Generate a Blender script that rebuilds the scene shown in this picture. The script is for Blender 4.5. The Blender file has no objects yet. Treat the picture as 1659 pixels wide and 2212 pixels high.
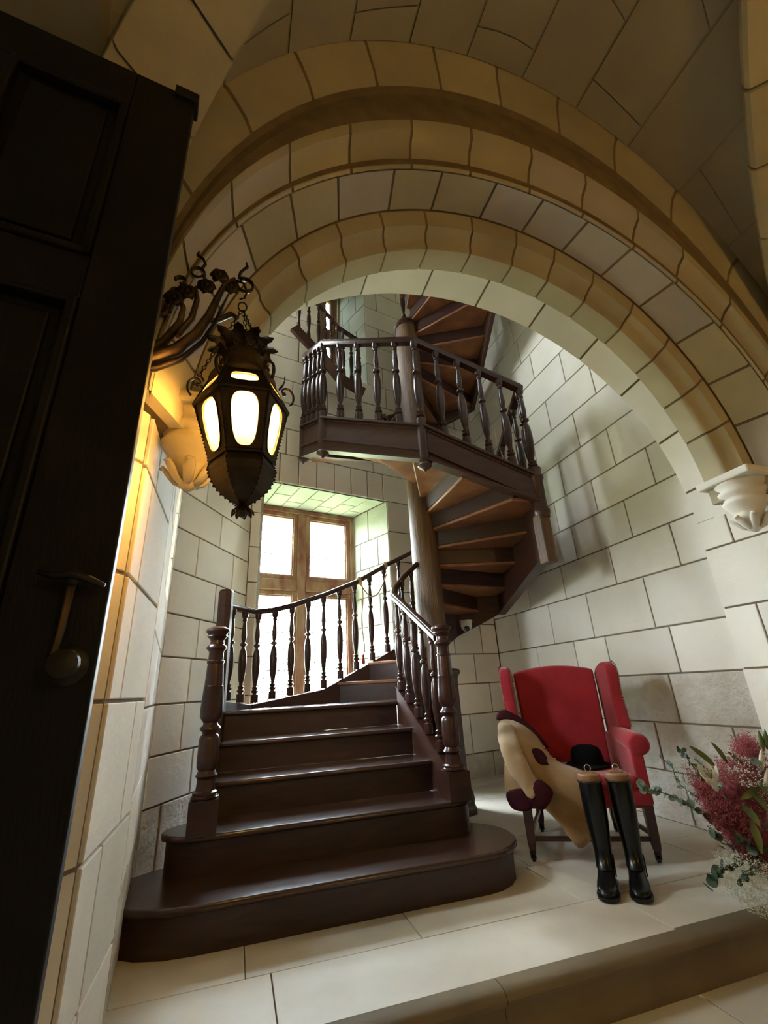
import bpy, bmesh, math, random
from math import sin, cos, pi, sqrt, radians, atan2, degrees
from mathutils import Vector, Matrix, noise
random.seed(7)
R_ = random.random
def rnd(a, b): return a + (b-a)*random.random()
V = Vector
sc = bpy.context.scene
COL = sc.collection

# ------------------------------------------------------------------ camera
FPX, YAW, PIT, ROL, CAMZ = 970.813, 0.3175, 0.3721, -0.0521, 1.0659
W_, H_ = 1659, 2212
_w = V((sin(YAW)*cos(PIT), cos(YAW)*cos(PIT), sin(PIT)))
_r0 = V((cos(YAW), -sin(YAW), 0)); _u0 = _r0.cross(_w)
CR = _r0*cos(ROL)+_u0*sin(ROL); CU = _u0*cos(ROL)-_r0*sin(ROL)
cam_d = bpy.data.cameras.new('camera'); cam = bpy.data.objects.new('camera', cam_d); COL.objects.link(cam)
cam.matrix_world = Matrix(((CR.x, CU.x, -_w.x, 0), (CR.y, CU.y, -_w.y, 0), (CR.z, CU.z, -_w.z, CAMZ), (0, 0, 0, 1)))
cam_d.sensor_width = 36; cam_d.lens = FPX*36/2212; cam_d.clip_start = 0.05; cam_d.clip_end = 200
sc.camera = cam
def at(px, py, D):            # point seen at photo pixel px,py, D metres away over the ground
    d = _w*FPX + CR*(px-W_/2) - CU*(py-H_/2)
    k = D/sqrt(d.x*d.x+d.y*d.y)
    return V((0, 0, CAMZ)) + d*k

# ------------------------------------------------------------------ world, light, exposure
sc.view_settings.view_transform = 'Standard'; sc.view_settings.look = 'None'
sc.view_settings.gamma = 1; sc.view_settings.use_curve_mapping = False
sc.view_settings.exposure = 2.95
SKY = 14.0
LAMP_W = 4.5
HALL_W = 9.5
world = bpy.data.worlds.new('world'); sc.world = world; world.use_nodes = True
wn = world.node_tree; wn.nodes.clear()
wo = wn.nodes.new('ShaderNodeOutputWorld'); wb = wn.nodes.new('ShaderNodeBackground')
wtc = wn.nodes.new('ShaderNodeTexCoord'); wsep = wn.nodes.new('ShaderNodeSeparateXYZ'); wr = wn.nodes.new('ShaderNodeValToRGB')
wn.links.new(wtc.outputs['Generated'], wsep.inputs[0]); wn.links.new(wsep.outputs['Z'], wr.inputs[0])
wr.color_ramp.elements[0].position = 0.0; wr.color_ramp.elements[0].color = (.16, .19, .12, 1)
wr.color_ramp.elements[1].position = 0.12; wr.color_ramp.elements[1].color = (.84, .93, 1.02, 1)
wn.links.new(wr.outputs[0], wb.inputs[0]); wb.inputs[1].default_value = SKY
wn.links.new(wb.outputs[0], wo.inputs[0])
def portal(name, c, rot, sx, sy):
    l = bpy.data.lights.new(name, 'AREA'); l.shape = 'RECTANGLE'; l.size = sx; l.size_y = sy
    l.cycles.is_portal = True
    o = bpy.data.objects.new(name, l); COL.objects.link(o); o.location = c; o.rotation_euler = rot
    return o

# ------------------------------------------------------------------ materials
def mat(name, col, rough=.6, metal=0, bump=0, bscale=20, var=0, vscale=4, col2=None, spec=.5, island=False, emit=None, coat=0, stretch=None, sheen=0):
    m = bpy.data.materials.new(name); m.use_nodes = True; nt = m.node_tree
    b = nt.nodes['Principled BSDF']
    b.inputs['Roughness'].default_value = rough; b.inputs['Metallic'].default_value = metal
    b.inputs['Specular IOR Level'].default_value = spec
    if coat: b.inputs['Coat Weight'].default_value = coat; b.inputs['Coat Roughness'].default_value = .12
    if sheen: b.inputs['Sheen Weight'].default_value = sheen
    b.inputs['Base Color'].default_value = (*col, 1)
    tc = nt.nodes.new('ShaderNodeTexCoord'); src = tc.outputs['Object']
    if stretch:
        mp = nt.nodes.new('ShaderNodeMapping'); mp.inputs['Scale'].default_value = stretch
        nt.links.new(src, mp.inputs[0]); src = mp.outputs[0]
    if col2 is not None or var:
        n = nt.nodes.new('ShaderNodeTexNoise'); n.inputs['Scale'].default_value = vscale; n.inputs['Detail'].default_value = 6
        nt.links.new(src, n.inputs['Vector'])
        r = nt.nodes.new('ShaderNodeValToRGB'); r.color_ramp.elements[0].position = .35; r.color_ramp.elements[1].position = .65
        c2 = col2 if col2 is not None else tuple(max(0, c*(1-var)) for c in col)
        r.color_ramp.elements[0].color = (*col, 1); r.color_ramp.elements[1].color = (*c2, 1)
        nt.links.new(n.outputs['Fac'], r.inputs[0]); out = r.outputs[0]
        if island:
            oi = nt.nodes.new('ShaderNodeObjectInfo')
            h = nt.nodes.new('ShaderNodeHueSaturation')
            mr = nt.nodes.new('ShaderNodeMapRange'); mr.inputs['To Min'].default_value = 1-island; mr.inputs['To Max'].default_value = 1+island
            nt.links.new(oi.outputs['Random'], mr.inputs['Value']); nt.links.new(mr.outputs[0], h.inputs['Value'])
            nt.links.new(out, h.inputs['Color']); out = h.outputs[0]
        nt.links.new(out, b.inputs['Base Color'])
    if bump:
        n2 = nt.nodes.new('ShaderNodeTexNoise'); n2.inputs['Scale'].default_value = bscale; n2.inputs['Detail'].default_value = 8; n2.inputs['Roughness'].default_value = .6
        nt.links.new(src, n2.inputs['Vector'])
        bp = nt.nodes.new('ShaderNodeBump'); bp.inputs['Strength'].default_value = bump; bp.inputs['Distance'].default_value = .01 if bump < 1 else .03
        nt.links.new(n2.outputs['Fac'], bp.inputs['Height']); nt.links.new(bp.outputs[0], b.inputs['Normal'])
    if emit: b.inputs['Emission Color'].default_value = (*emit[0], 1); b.inputs['Emission Strength'].default_value = emit[1]
    return m
M = {}
M['stone'] = mat('limestone', (.76, .71, .625), .85, bump=.35, bscale=14, vscale=2.2, col2=(.69, .63, .54), island=.09)  # tower limestone lightened in colour in place of more fill light
M['stone_arch'] = mat('arch_limestone', (.45, .385, .25), .85, bump=.3, bscale=9, vscale=1.6, col2=(.37, .31, .20), island=.12)  # arch limestone darkened in colour in place of the dimmer hall light
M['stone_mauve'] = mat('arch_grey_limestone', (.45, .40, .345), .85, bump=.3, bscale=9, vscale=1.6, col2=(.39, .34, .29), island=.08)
M['stone_rough'] = mat('eroded_limestone', (.72, .68, .60), .95, bump=1.0, bscale=22, vscale=5, col2=(.56, .48, .38), island=.06)
M['stone_green'] = mat('dimmed_green_limestone', (.40, .42, .34), .85, bump=.35, bscale=14, vscale=3, col2=(.33, .36, .27), island=.07)  # green garden light and lowered brightness put into the reveal stone colour
M['nail'] = mat('dark_nail_heads', (.06, .035, .025), .5, metal=.5)
M['mortar'] = mat('mortar', (.22, .17, .11), .95, bump=.4, bscale=40, var=.25, vscale=8)
M['mortar_arch'] = mat('arch_mortar', (.20, .14, .07), .95, bump=.3, bscale=30, var=.25, vscale=8)
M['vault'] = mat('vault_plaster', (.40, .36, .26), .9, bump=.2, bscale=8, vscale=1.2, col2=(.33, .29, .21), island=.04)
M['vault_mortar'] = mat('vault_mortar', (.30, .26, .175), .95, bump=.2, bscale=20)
M['kerb'] = mat('shaded_kerb_stone', (.20, .155, .09), .8, bump=.3, bscale=14, vscale=2.5, col2=(.15, .11, .065))  # dark brown puts the shade of the unlit front face into the colour
M['slab'] = mat('floor_slab', (.66, .62, .54), .6, bump=.15, bscale=10, vscale=2.5, col2=(.56, .51, .42), island=.05)
M['wood'] = mat('mahogany', (.045, .016, .010), .28, bump=.08, bscale=30, vscale=3, col2=(.026, .009, .007), stretch=(1, 6, 6), coat=.05, spec=.4)
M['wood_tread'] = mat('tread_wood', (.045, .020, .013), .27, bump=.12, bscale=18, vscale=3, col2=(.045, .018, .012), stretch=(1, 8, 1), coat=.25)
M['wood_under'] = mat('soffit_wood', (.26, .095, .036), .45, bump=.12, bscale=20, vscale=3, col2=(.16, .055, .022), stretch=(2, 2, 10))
M['wood_riser'] = mat('riser_wood', (.045, .018, .012), .36, bump=.1, bscale=20, vscale=3, col2=(.026, .010, .008), stretch=(2, 2, 10))
M['wood_string'] = mat('string_wood', (.058, .019, .011), .42, bump=.1, bscale=20, vscale=3, col2=(.034, .012, .008), stretch=(2, 2, 10))
M['pole'] = mat('oak_post', (.16, .082, .034), .5, bump=.7, bscale=14, vscale=3.5, col2=(.075, .038, .018), stretch=(6, 6, .6))
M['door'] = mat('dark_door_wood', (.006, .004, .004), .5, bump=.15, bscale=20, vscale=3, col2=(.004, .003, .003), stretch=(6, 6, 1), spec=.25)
M['iron'] = mat('blackened_iron', (.025, .022, .020), .45, metal=.6, bump=.2, bscale=60)
M['rust'] = mat('rusty_iron', (.20, .10, .055), .7, metal=.2, bump=.4, bscale=60, var=.5, vscale=40)
M['bronze'] = mat('dark_bronze', (.055, .036, .022), .42, metal=.7, bump=.25, bscale=50, var=.4, vscale=14)
M['gilt'] = mat('worn_gilt', (.16, .095, .045), .5, metal=.5, bump=.3, bscale=40, col2=(.05, .03, .018), vscale=10)
M['winwood'] = mat('peeling_window_wood', (.20, .065, .038), .75, bump=.8, bscale=30, vscale=9, col2=(.33, .21, .12), stretch=(1, 1, .35))
M['red'] = mat('red_wool_cloth', (.33, .020, .028), .85, bump=.25, bscale=160, var=.2, vscale=6, spec=.1, sheen=.3)
M['chairleg'] = mat('chair_leg_wood', (.05, .014, .012), .35, bump=.05)
M['tan'] = mat('tan_wool', (.31, .195, .09), .9, bump=.3, bscale=90, vscale=7, col2=(.25, .15, .066), spec=.1, sheen=.2)
M['tan_light'] = mat('pale_worn_wool', (.42, .32, .21), .9, bump=.3, bscale=90, vscale=7, col2=(.34, .25, .15), spec=.1, sheen=.2)
M['maroon'] = mat('maroon_velvet', (.035, .006, .010), .8, bump=.2, bscale=90, spec=.1)
M['brass'] = mat('brass', (.6, .38, .14), .3, metal=1)
M['hat'] = mat('black_felt', (.004, .004, .005), .95, bump=.2, bscale=120, spec=.1)
M['boot'] = mat('black_rubber', (.004, .0045, .005), .25, bump=.06, bscale=25, spec=.4)
M['treewood'] = mat('boot_tree_wood', (.28, .14, .07), .5, bump=.2, bscale=30, var=.3, vscale=12)
M['steel'] = mat('ring_steel', (.5, .48, .45), .25, metal=1)
M['white'] = mat('white_plastic', (.62, .62, .62), .35)
M['black'] = mat('black_lens', (.005, .005, .006), .1)
M['rope'] = mat('rope', (.42, .26, .13), .8, bump=.6, bscale=150)
M['tassel'] = mat('red_tassel', (.35, .03, .03), .8)
M['euc'] = mat('eucalyptus_leaf', (.13, .19, .15), .55, vscale=20, col2=(.20, .28, .24), bump=.1)
M['euc_dark'] = mat('dark_eucalyptus_leaf', (.045, .08, .05), .5, vscale=20, col2=(.07, .11, .07))
M['leaf'] = mat('lily_leaf', (.14, .19, .05), .45, vscale=12, col2=(.09, .13, .035))
M['stem'] = mat('stem', (.10, .09, .04), .7)
M['petal'] = mat('lily_petal', (.72, .66, .48), .55, vscale=12, col2=(.76, .74, .64))
M['astilbe'] = mat('red_plume', (.34, .06, .06), .8, vscale=8, col2=(.22, .035, .04))
M['gyp'] = mat('white_sprig', (.62, .62, .50), .7, vscale=8, col2=(.45, .46, .34))
M['vase'] = mat('dark_vase', (.03, .028, .026), .4)
def glass(name, tint, trans, rough=.1, thick=.5):
    m = bpy.data.materials.new(name); m.use_nodes = True; nt = m.node_tree; nt.nodes.clear()
    o = nt.nodes.new('ShaderNodeOutputMaterial'); t = nt.nodes.new('ShaderNodeBsdfTransparent'); g = nt.nodes.new('ShaderNodeBsdfGlossy')
    t.inputs[0].default_value = (*tint, 1); g.inputs['Roughness'].default_value = rough
    tl = nt.nodes.new('ShaderNodeBsdfTranslucent'); tl.inputs[0].default_value = (*tint, 1)
    mx = nt.nodes.new('ShaderNodeMixShader'); mx.inputs[0].default_value = .06
    mx2 = nt.nodes.new('ShaderNodeMixShader'); mx2.inputs[0].default_value = trans
    nt.links.new(t.outputs[0], mx2.inputs[1]); nt.links.new(tl.outputs[0], mx2.inputs[2])
    nt.links.new(mx2.outputs[0], mx.inputs[1]); nt.links.new(g.outputs[0], mx.inputs[2]); nt.links.new(mx.outputs[0], o.inputs[0])
    return m
M['glass'] = glass('window_glass', (.97, .99, .98), .0)
M['lampglass'] = glass('amber_lamp_glass', (1.0, .80, .38), .45, .3)
M['lead'] = mat('window_lead', (.12, .12, .12), .6)
M['bulb'] = mat('lamp_bulb', (1, .9, .7), .5, emit=((1.0, .66, .26), 40))
M['foliage'] = mat('garden_foliage', (.10, .17, .07), .8)

# ------------------------------------------------------------------ mesh helpers
class MB:
    def __init__(s): s.v = []; s.f = []
    def add(s, vs, fs):
        n = len(s.v); s.v += [V(v) for v in vs]; s.f += [tuple(i+n for i in f) for f in fs]; return s
    def box(s, c, d, rot=None, ax=None):
        c = V(c); hx, hy, hz = d[0]/2, d[1]/2, d[2]/2
        vs = [V((x, y, z)) for x in (-hx, hx) for y in (-hy, hy) for z in (-hz, hz)]
        if rot: Mx = Matrix.Rotation(rot[2], 3, 'Z') @ Matrix.Rotation(rot[1], 3, 'Y') @ Matrix.Rotation(rot[0], 3, 'X'); vs = [Mx @ v for v in vs]
        if ax: vs = [ax[0]*v.x+ax[1]*v.y+ax[2]*v.z for v in vs]
        return s.add([c+v for v in vs], [(0, 1, 3, 2), (4, 6, 7, 5), (0, 4, 5, 1), (2, 3, 7, 6), (0, 2, 6, 4), (1, 5, 7, 3)])
    def bar(s, p, q, w, h, up=(0, 0, 1)):
        p = V(p); q = V(q); d = (q-p); L = d.length; d.normalize(); sd = d.cross(V(up))
        if sd.length < 1e-4: sd = V((1, 0, 0))
        sd.normalize(); u = sd.cross(d)
        return s.box((p+q)/2, (L, w, h), ax=(d, sd, u))
    def lathe(s, prof, n=12, c=(0, 0, 0), M3=None, cap=True):
        c = V(c); vs = []
        for r, z in prof:
            for i in range(n):
                a = 2*pi*i/n; v = V((r*cos(a), r*sin(a), z)); vs.append(c+(M3 @ v if M3 else v))
        fs = []
        for j in range(len(prof)-1):
            for i in range(n): k = (i+1) % n; fs.append((j*n+i, j*n+k, (j+1)*n+k, (j+1)*n+i))
        if cap: fs.append(tuple(range(n-1, -1, -1))); fs.append(tuple((len(prof)-1)*n+i for i in range(n)))
        return s.add(vs, fs)
    def tube(s, pts, r, n=8, flat=1, upv=None):
        pts = [V(p) for p in pts]; k = len(pts); rs = r if isinstance(r, (list, tuple)) else [r]*k
        vs = []; up = V(upv) if upv else V((0, 0, 1)); prev = None
        for i, p in enumerate(pts):
            d = (pts[min(i+1, k-1)]-pts[max(i-1, 0)]).normalized()
            if prev is None:
                a = d.cross(up);
                if a.length < .05: a = d.cross(V((1, 0, 0)))
                a.normalize()
            else:
                a = prev - d*prev.dot(d); a.normalize()
            prev = a; b = d.cross(a)
            for j in range(n):
                t = 2*pi*j/n; vs.append(p+a*(cos(t)*rs[i])+b*(sin(t)*rs[i]*flat))
        fs = [(i*n+j, i*n+(j+1) % n, (i+1)*n+(j+1) % n, (i+1)*n+j) for i in range(k-1) for j in range(n)]
        fs += [tuple(range(n-1, -1, -1)), tuple((k-1)*n+j for j in range(n))]
        return s.add(vs, fs)
    def prism(s, poly, z0, z1, f=None):
        n = len(poly); vs = [V((x, y, z0)) for x, y in poly]+[V((x, y, z1)) for x, y in poly]
        if f: vs = [V(f(v)) for v in vs]
        return s.add(vs, [tuple(range(n-1, -1, -1)), tuple(range(n, 2*n))]+[(i, (i+1) % n, n+(i+1) % n, n+i) for i in range(n)])
    def ball(s, c, r, n=8, m=6, sc=(1, 1, 1), M3=None):
        prof = [(max(1e-4, r*sin(pi*i/m)), -r*cos(pi*i/m)) for i in range(m+1)]
        vs = []; c = V(c)
        for rr, z in prof:
            for i in range(n):
                v = V((rr*cos(2*pi*i/n)*sc[0], rr*sin(2*pi*i/n)*sc[1], z*sc[2])); vs.append(c+(M3 @ v if M3 else v))
        fs = [(j*n+i, j*n+(i+1) % n, (j+1)*n+(i+1) % n, (j+1)*n+i) for j in range(m) for i in range(n)]
        return s.add(vs, fs)
    def build(s, name, m, parent=None, smooth=False, kind=None, bevel=0, seg=2, sub=0, recalc=True, solid=0):
        me = bpy.data.meshes.new(name); me.from_pydata(s.v, [], s.f); me.update()
        if recalc:
            bm = bmesh.new(); bm.from_mesh(me); bmesh.ops.recalc_face_normals(bm, faces=bm.faces); bm.to_mesh(me); bm.free()
        me.materials.append(M[m] if isinstance(m, str) else m)
        o = bpy.data.objects.new(name, me); COL.objects.link(o)
        if parent: o.parent = parent
        if kind: o['kind'] = kind
        if solid: md = o.modifiers.new('so', 'SOLIDIFY'); md.thickness = solid; md.offset = 0
        if bevel:
            md = o.modifiers.new('b', 'BEVEL'); md.width = bevel; md.segments = seg; md.limit_method = 'ANGLE'; md.angle_limit = radians(40)
        if sub: md = o.modifiers.new('s', 'SUBSURF'); md.levels = sub; md.render_levels = sub
        if smooth:
            me.shade_smooth()
            if smooth == 'auto':
                try: me.set_sharp_from_angle(angle=radians(38))
                except Exception: pass
        return o
def empty(name, loc=(0, 0, 0), rz=0, label=None, cat=None, group=None, kind=None):
    o = bpy.data.objects.new(name, None); COL.objects.link(o); o.location = loc; o.rotation_euler = (0, 0, rz); o.empty_display_size = .1
    if label: o['label'] = label
    if cat: o['category'] = cat
    if group: o['group'] = group
    if kind: o['kind'] = kind
    return o
def tag(o, label=None, cat=None, group=None, kind=None):
    if label: o['label'] = label
    if cat: o['category'] = cat
    if group: o['group'] = group
    if kind: o['kind'] = kind
    return o
def lerp(a, b, t): return a+(b-a)*t

# a dressed stone: four corners in space, front facing nrm, chamfered arris
def qstone(a, b, c, d, nrm, m, parent, gap=.006, th=.03, ch=.004, name='stone', out=0):
    a, b, c, d, nrm = V(a), V(b), V(c), V(d), V(nrm)
    cen = (a+b+c+d)/4
    def ins(p, q1, q2, g):
        e1 = (q1-p); e2 = (q2-p)
        L1, L2 = max(e1.length, 1e-4), max(e2.length, 1e-4)
        return p + e1*min(.45, g/L1) + e2*min(.45, g/L2)
    def ring(g): return [ins(a, b, d, g), ins(b, a, c, g), ins(c, b, d, g), ins(d, a, c, g)]
    r0 = [p-nrm*th for p in ring(gap)]; r1 = [p-nrm*ch+nrm*out for p in ring(gap)]; r2 = [p+nrm*out for p in ring(gap+ch)]
    vs = r0+r1+r2
    fs = [(8, 9, 10, 11), (3, 2, 1, 0)]
    for i in range(4):
        j = (i+1) % 4; fs += [(i, j, 4+j, 4+i), (4+i, 4+j, 8+j, 8+i)]
    return MB().add(vs, fs).build(name, m, parent)

# coursed wall from P0 to P1 (plan), courses = list of z; returns wall object (backing) with stone children
def stone_wall(name, P0, P1, zs, m='stone', holes=(), verts=None, inward=None, zcut=None, gap=.006, rough_below=None, thick=.25, label=None, lens=(.45, .8), ext=(.3, .3), ztop=None):
    P0 = V((*P0, 0)); P1 = V((*P1, 0)); d = (P1-P0); L = d.length; d.normalize(); n = V(inward).normalized()
    zt = ztop or zs[-1]; E = ext
    def P(s, z, o=0): return P0+d*s+V((0, 0, z))+n*o
    # backing with holes, split into cells
    ss = sorted(set([-E[0], L+E[1]]+[h for H in holes for h in H[:2]])); zz = sorted(set([zs[0], zt]+[h for H in holes for h in H[2:4]]))
    mb = MB()
    for i in range(len(ss)-1):
        for j in range(len(zz)-1):
            sm = (ss[i]+ss[i+1])/2; zm = (zz[j]+zz[j+1])/2
            if any(H[0] < sm < H[1] and H[2] < zm < H[3] for H in holes): continue
            q = [P(ss[i], zz[j], -.012), P(ss[i+1], zz[j], -.012), P(ss[i+1], zz[j+1], -.012), P(ss[i], zz[j+1], -.012)]
            mb.add(q+[p-n*thick for p in q], [(0, 1, 2, 3), (7, 6, 5, 4), (0, 4, 5, 1), (1, 5, 6, 2), (2, 6, 7, 3), (3, 7, 4, 0)])
    w = mb.build(name, 'mortar', kind='structure')
    if label: w['label'] = label
    for k in range(len(zs)-1):
        z0, z1 = zs[k], zs[k+1]; zm = (z0+z1)/2
        segs = [(0, L)]
        for H in holes:
            if H[2]-.02 < zm < H[3]+.02:
                ns = []
                for a, b in segs:
                    if H[1] <= a or H[0] >= b: ns.append((a, b)); continue
                    if a < H[0]: ns.append((a, H[0]))
                    if b > H[1]: ns.append((H[1], b))
                segs = ns
        for a, b in segs:
            if verts and k in verts: cuts = [a]+sorted(s for s in verts[k] if a+.06 < s < b-.06)+[b]
            else:
                cuts = [a]; x = a+rnd(.25, lens[1])*(1 if k % 2 else .7)
                while x < b-.22: cuts.append(x); x += rnd(*lens)
                cuts.append(b)
            cc = [cuts[0]]
            for x in cuts[1:]:               # no very long stones
                while x-cc[-1] > 1.05: cc.append(cc[-1]+rnd(.5, .75))
                cc.append(x)
            for s0, s1 in zip(cc, cc[1:]):
                if s1-s0 < .04: continue
                rough = rough_below is not None and zm < rough_below
                qstone(P(s0, z0), P(s1, z0), P(s1, z1), P(s0, z1), n, 'stone_rough' if rough else m, w, gap, .03, .004, out=rnd(-.003, .004) if rough else rnd(-.001, .0015))
    return w

# ------------------------------------------------------------------ tower walls
XR, XL, YF, YB = 3.28, -.36, 1.35, 2.27
K2 = (-.52, 3.71); G = (.044, 4.73); Hc = (3.28, 5.46)
ZT = 8.4
def rngz(a, b, st):
    r = [a]
    while r[-1]+st < b-.1: r.append(r[-1]+st)
    r.append(b); return r
rz = [0, .35, .70, 1.06, 1.415, 1.845, 2.20, 2.555, 2.905, 3.305, 3.72, 4.12, 4.52]+rngz(4.9, ZT, .39)
rv = {1: [.3, .95], 2: [.70, 1.25], 3: [1.72, 2.36], 4: [.70, 1.41, 2.02, 2.66], 5: [.32, .99, 1.70, 2.34], 6: [.69, 1.42, 2.0, 2.7], 7: [.33, 1.01, 1.6, 2.4], 8: [.67, 1.40, 2.1, 2.8], 9: [.3, 1.04, 1.75, 2.4],
      10: [.68, 1.40, 2.1, 2.7], 11: [.35, 1.03, 1.78, 2.5], 12: [.7, 1.5, 2.2]}
stone_wall('wall_right', (XR, YB), (XR, Hc[1]), rz, verts=rv, inward=(-1, 0, 0), rough_below=1.05, label='right tower wall of coursed pale limestone, eroded near the floor')
lz = [0, .40, .706, 1.032, 1.354, 1.667, 2.0, 2.345, 2.67, 3.0, 3.32, 3.70, 4.05, 4.42]+rngz(4.8, ZT, .38)
dl = V((G[0]-K2[0], G[1]-K2[1], 0)); nl = V((dl.y, -dl.x, 0))
SWIN = (.34, .84, 5.0, 6.5)
wlft = stone_wall('wall_left', K2, G, lz, inward=nl, thick=.03, holes=[SWIN], rough_below=.38, verts={1: [.5], 2: [.33], 3: [.36, .9], 4: [.42, .95], 5: [.62], 6: [.3, .88], 7: [.62], 8: [.35]}, label='left tower wall of pale limestone courses')
dk = V((K2[0]+.36, K2[1]-YB, 0)); nk = V((dk.y, -dk.x, 0))
LWIN = (.66, 1.14, 1.667, 2.67)
w1_ = stone_wall('wall_return', (XL, YB), K2, lz, inward=nk, holes=[LWIN], thick=.03, lens=(.9, 1.4), rough_below=.38, ext=(0, .3), label='narrow plain limestone return beside the left jamb')
# window added in that return, edge-on, to light right wall and floor edge
dkn = dk.normalized(); nkn = nk.normalized()
def PK(s_, z, o=0): return V((XL, YB, z))+dkn*s_+nkn*o
for (sa, sb_, za_, zb_) in ((LWIN[0]-.15, LWIN[0], LWIN[2]-.15, LWIN[3]+.15), (LWIN[1], LWIN[1]+.15, LWIN[2]-.15, LWIN[3]+.15), (LWIN[0], LWIN[1], LWIN[2]-.15, LWIN[2]), (LWIN[0], LWIN[1], LWIN[3], LWIN[3]+.15)):
    MB().box(PK((sa+sb_)/2, (za_+zb_)/2, -.23), (sb_-sa, .40, zb_-za_), ax=(dkn, nkn, V((0, 0, 1)))).build('reveal_stone', 'stone', w1_)
lc_, lz_ = (LWIN[0]+LWIN[1])/2, (LWIN[2]+LWIN[3])/2
w5 = empty('window_4_added', PK(lc_, LWIN[2], -.3), kind='structure', label='narrow side window added for light in the return beside the left jamb'); W5 = V(w5.location)
for (sa, sb_, za_, zb_) in ((LWIN[0], LWIN[0]+.045, LWIN[2], LWIN[3]), (LWIN[1]-.045, LWIN[1], LWIN[2], LWIN[3]), (LWIN[0]+.045, LWIN[1]-.045, LWIN[2], LWIN[2]+.05), (LWIN[0]+.045, LWIN[1]-.045, LWIN[3]-.05, LWIN[3]), (LWIN[0]+.045, LWIN[1]-.045, lz_-.02, lz_+.02)):
    MB().box(PK((sa+sb_)/2, (za_+zb_)/2, -.32)-W5, (sb_-sa, .06, zb_-za_), ax=(dkn, nkn, V((0, 0, 1)))).build('frame_bar', 'winwood', w5)
MB().box(PK(lc_, lz_, -.34)-W5, (.39, .004, .90), ax=(dkn, nkn, V((0, 0, 1)))).build('pane', 'glass', w5)
portal('left_added_window_portal', PK(lc_, lz_, -.46), (-pi/2, 0, atan2(dkn.y, dkn.x)), .48, 1.0)
dw = V((Hc[0]-G[0], Hc[1]-G[1], 0)); Lw = dw.length; dw.normalize(); nw = V((dw.y, -dw.x, 0))
def sW(x): return (x-G[0])/dw.x
WS0, WS1, WZ0, WZ1 = sW(.147), sW(1.72), .30, 3.32
US0, US1, UZ0, UZ1 = sW(.80), sW(1.52), 5.10, 7.3
wz = [0, .30, .72, 1.06, 1.41, 1.78, 2.14, 2.52, 2.91, 3.32, 3.70, 4.05, 4.42, 4.76, 5.10]+rngz(5.46, 7.3, .36)+rngz(7.65, ZT, .36)
wback = stone_wall('wall_back', G, Hc[:2], wz, holes=[(WS0, WS1, WZ0, WZ1), (US0, US1, UZ0, UZ1)], inward=nw, thick=.03, rough_below=.30,
                   verts={9: [WS0-.04+i*.23 for i in range(1, 8)]+[2.1, 2.7]}, label='back tower wall with the mullioned window')
def PW(s, z, o=0): return V((G[0], G[1], z))+dw*s+nw*o
# window reveals: splayed stone soffit and jambs
WD = .72
def reveal(s0, s1, z0, z1, par, sill=True, splay=.13, nv=7, lit=True):
    a0, a1 = s0+.02, s1-splay
    ft = [PW(s0, z1), PW(s1, z1)]; bt = [PW(a0, z1, -WD), PW(a1, z1, -WD)]
    # backing slabs around the opening
    mb = MB()
    for q in ([PW(s0-.1, z1+.012, -.02), PW(s1+.1, z1+.012, -.02), PW(s1+.1, z1+.012, -WD-.2), PW(s0-.1, z1+.012, -WD-.2)],):
        mb.add(q+[p+V((0, 0, .2)) for p in q], [(0, 1, 2, 3), (7, 6, 5, 4), (0, 4, 5, 1), (1, 5, 6, 2), (2, 6, 7, 3), (3, 7, 4, 0)])
    for sa, sb, sg in ((s0, a0, -1), (s1, a1, 1)):
        e = sg*.012
        q = [PW(sa+e, z0-.2, -.02), PW(sb+e, z0-.2, -WD-.2), PW(sb+e, z1+.2, -WD-.2), PW(sa+e, z1+.2, -.02)]
        mb.add(q+[p+dw*sg*.2 for p in q], [(0, 1, 2, 3), (7, 6, 5, 4), (0, 4, 5, 1), (1, 5, 6, 2), (2, 6, 7, 3), (3, 7, 4, 0)])
    q = [PW(s0-.1, z0-.012, -.02), PW(s1+.1, z0-.012, -.02), PW(s1+.1, z0-.012, -WD-.2), PW(s0-.1, z0-.012, -WD-.2)]
    mb.add(q+[p-V((0, 0, .2)) for p in q], [(0, 1, 2, 3), (7, 6, 5, 4), (0, 4, 5, 1), (1, 5, 6, 2), (2, 6, 7, 3), (3, 7, 4, 0)])
    mb.build('reveal_bed', 'mortar', par)
    for i in range(nv):
        t0, t1 = i/nv, (i+1)/nv; w0 = 0; cuts = [0, .45, 1] if i % 2 else [0, .7, 1]
        for c0, c1 in zip(cuts, cuts[1:]):
            def Q(t, c): return lerp(lerp(ft[0], ft[1], t), lerp(bt[0], bt[1], t), c)
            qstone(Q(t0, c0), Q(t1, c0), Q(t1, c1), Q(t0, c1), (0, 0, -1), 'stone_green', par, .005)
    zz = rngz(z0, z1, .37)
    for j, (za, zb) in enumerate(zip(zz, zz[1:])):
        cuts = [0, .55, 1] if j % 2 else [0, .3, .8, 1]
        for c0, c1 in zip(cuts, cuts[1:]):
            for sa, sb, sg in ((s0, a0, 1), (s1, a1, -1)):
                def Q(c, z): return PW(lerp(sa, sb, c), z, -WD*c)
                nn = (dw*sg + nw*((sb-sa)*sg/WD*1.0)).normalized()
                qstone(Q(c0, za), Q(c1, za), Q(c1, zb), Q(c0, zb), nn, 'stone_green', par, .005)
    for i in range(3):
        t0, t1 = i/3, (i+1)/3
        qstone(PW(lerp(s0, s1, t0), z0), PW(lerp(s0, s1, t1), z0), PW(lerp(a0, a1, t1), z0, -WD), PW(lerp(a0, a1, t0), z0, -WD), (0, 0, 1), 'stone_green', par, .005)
    return a0, a1
a0, a1 = reveal(WS0, WS1, WZ0, WZ1, wback)
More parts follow.
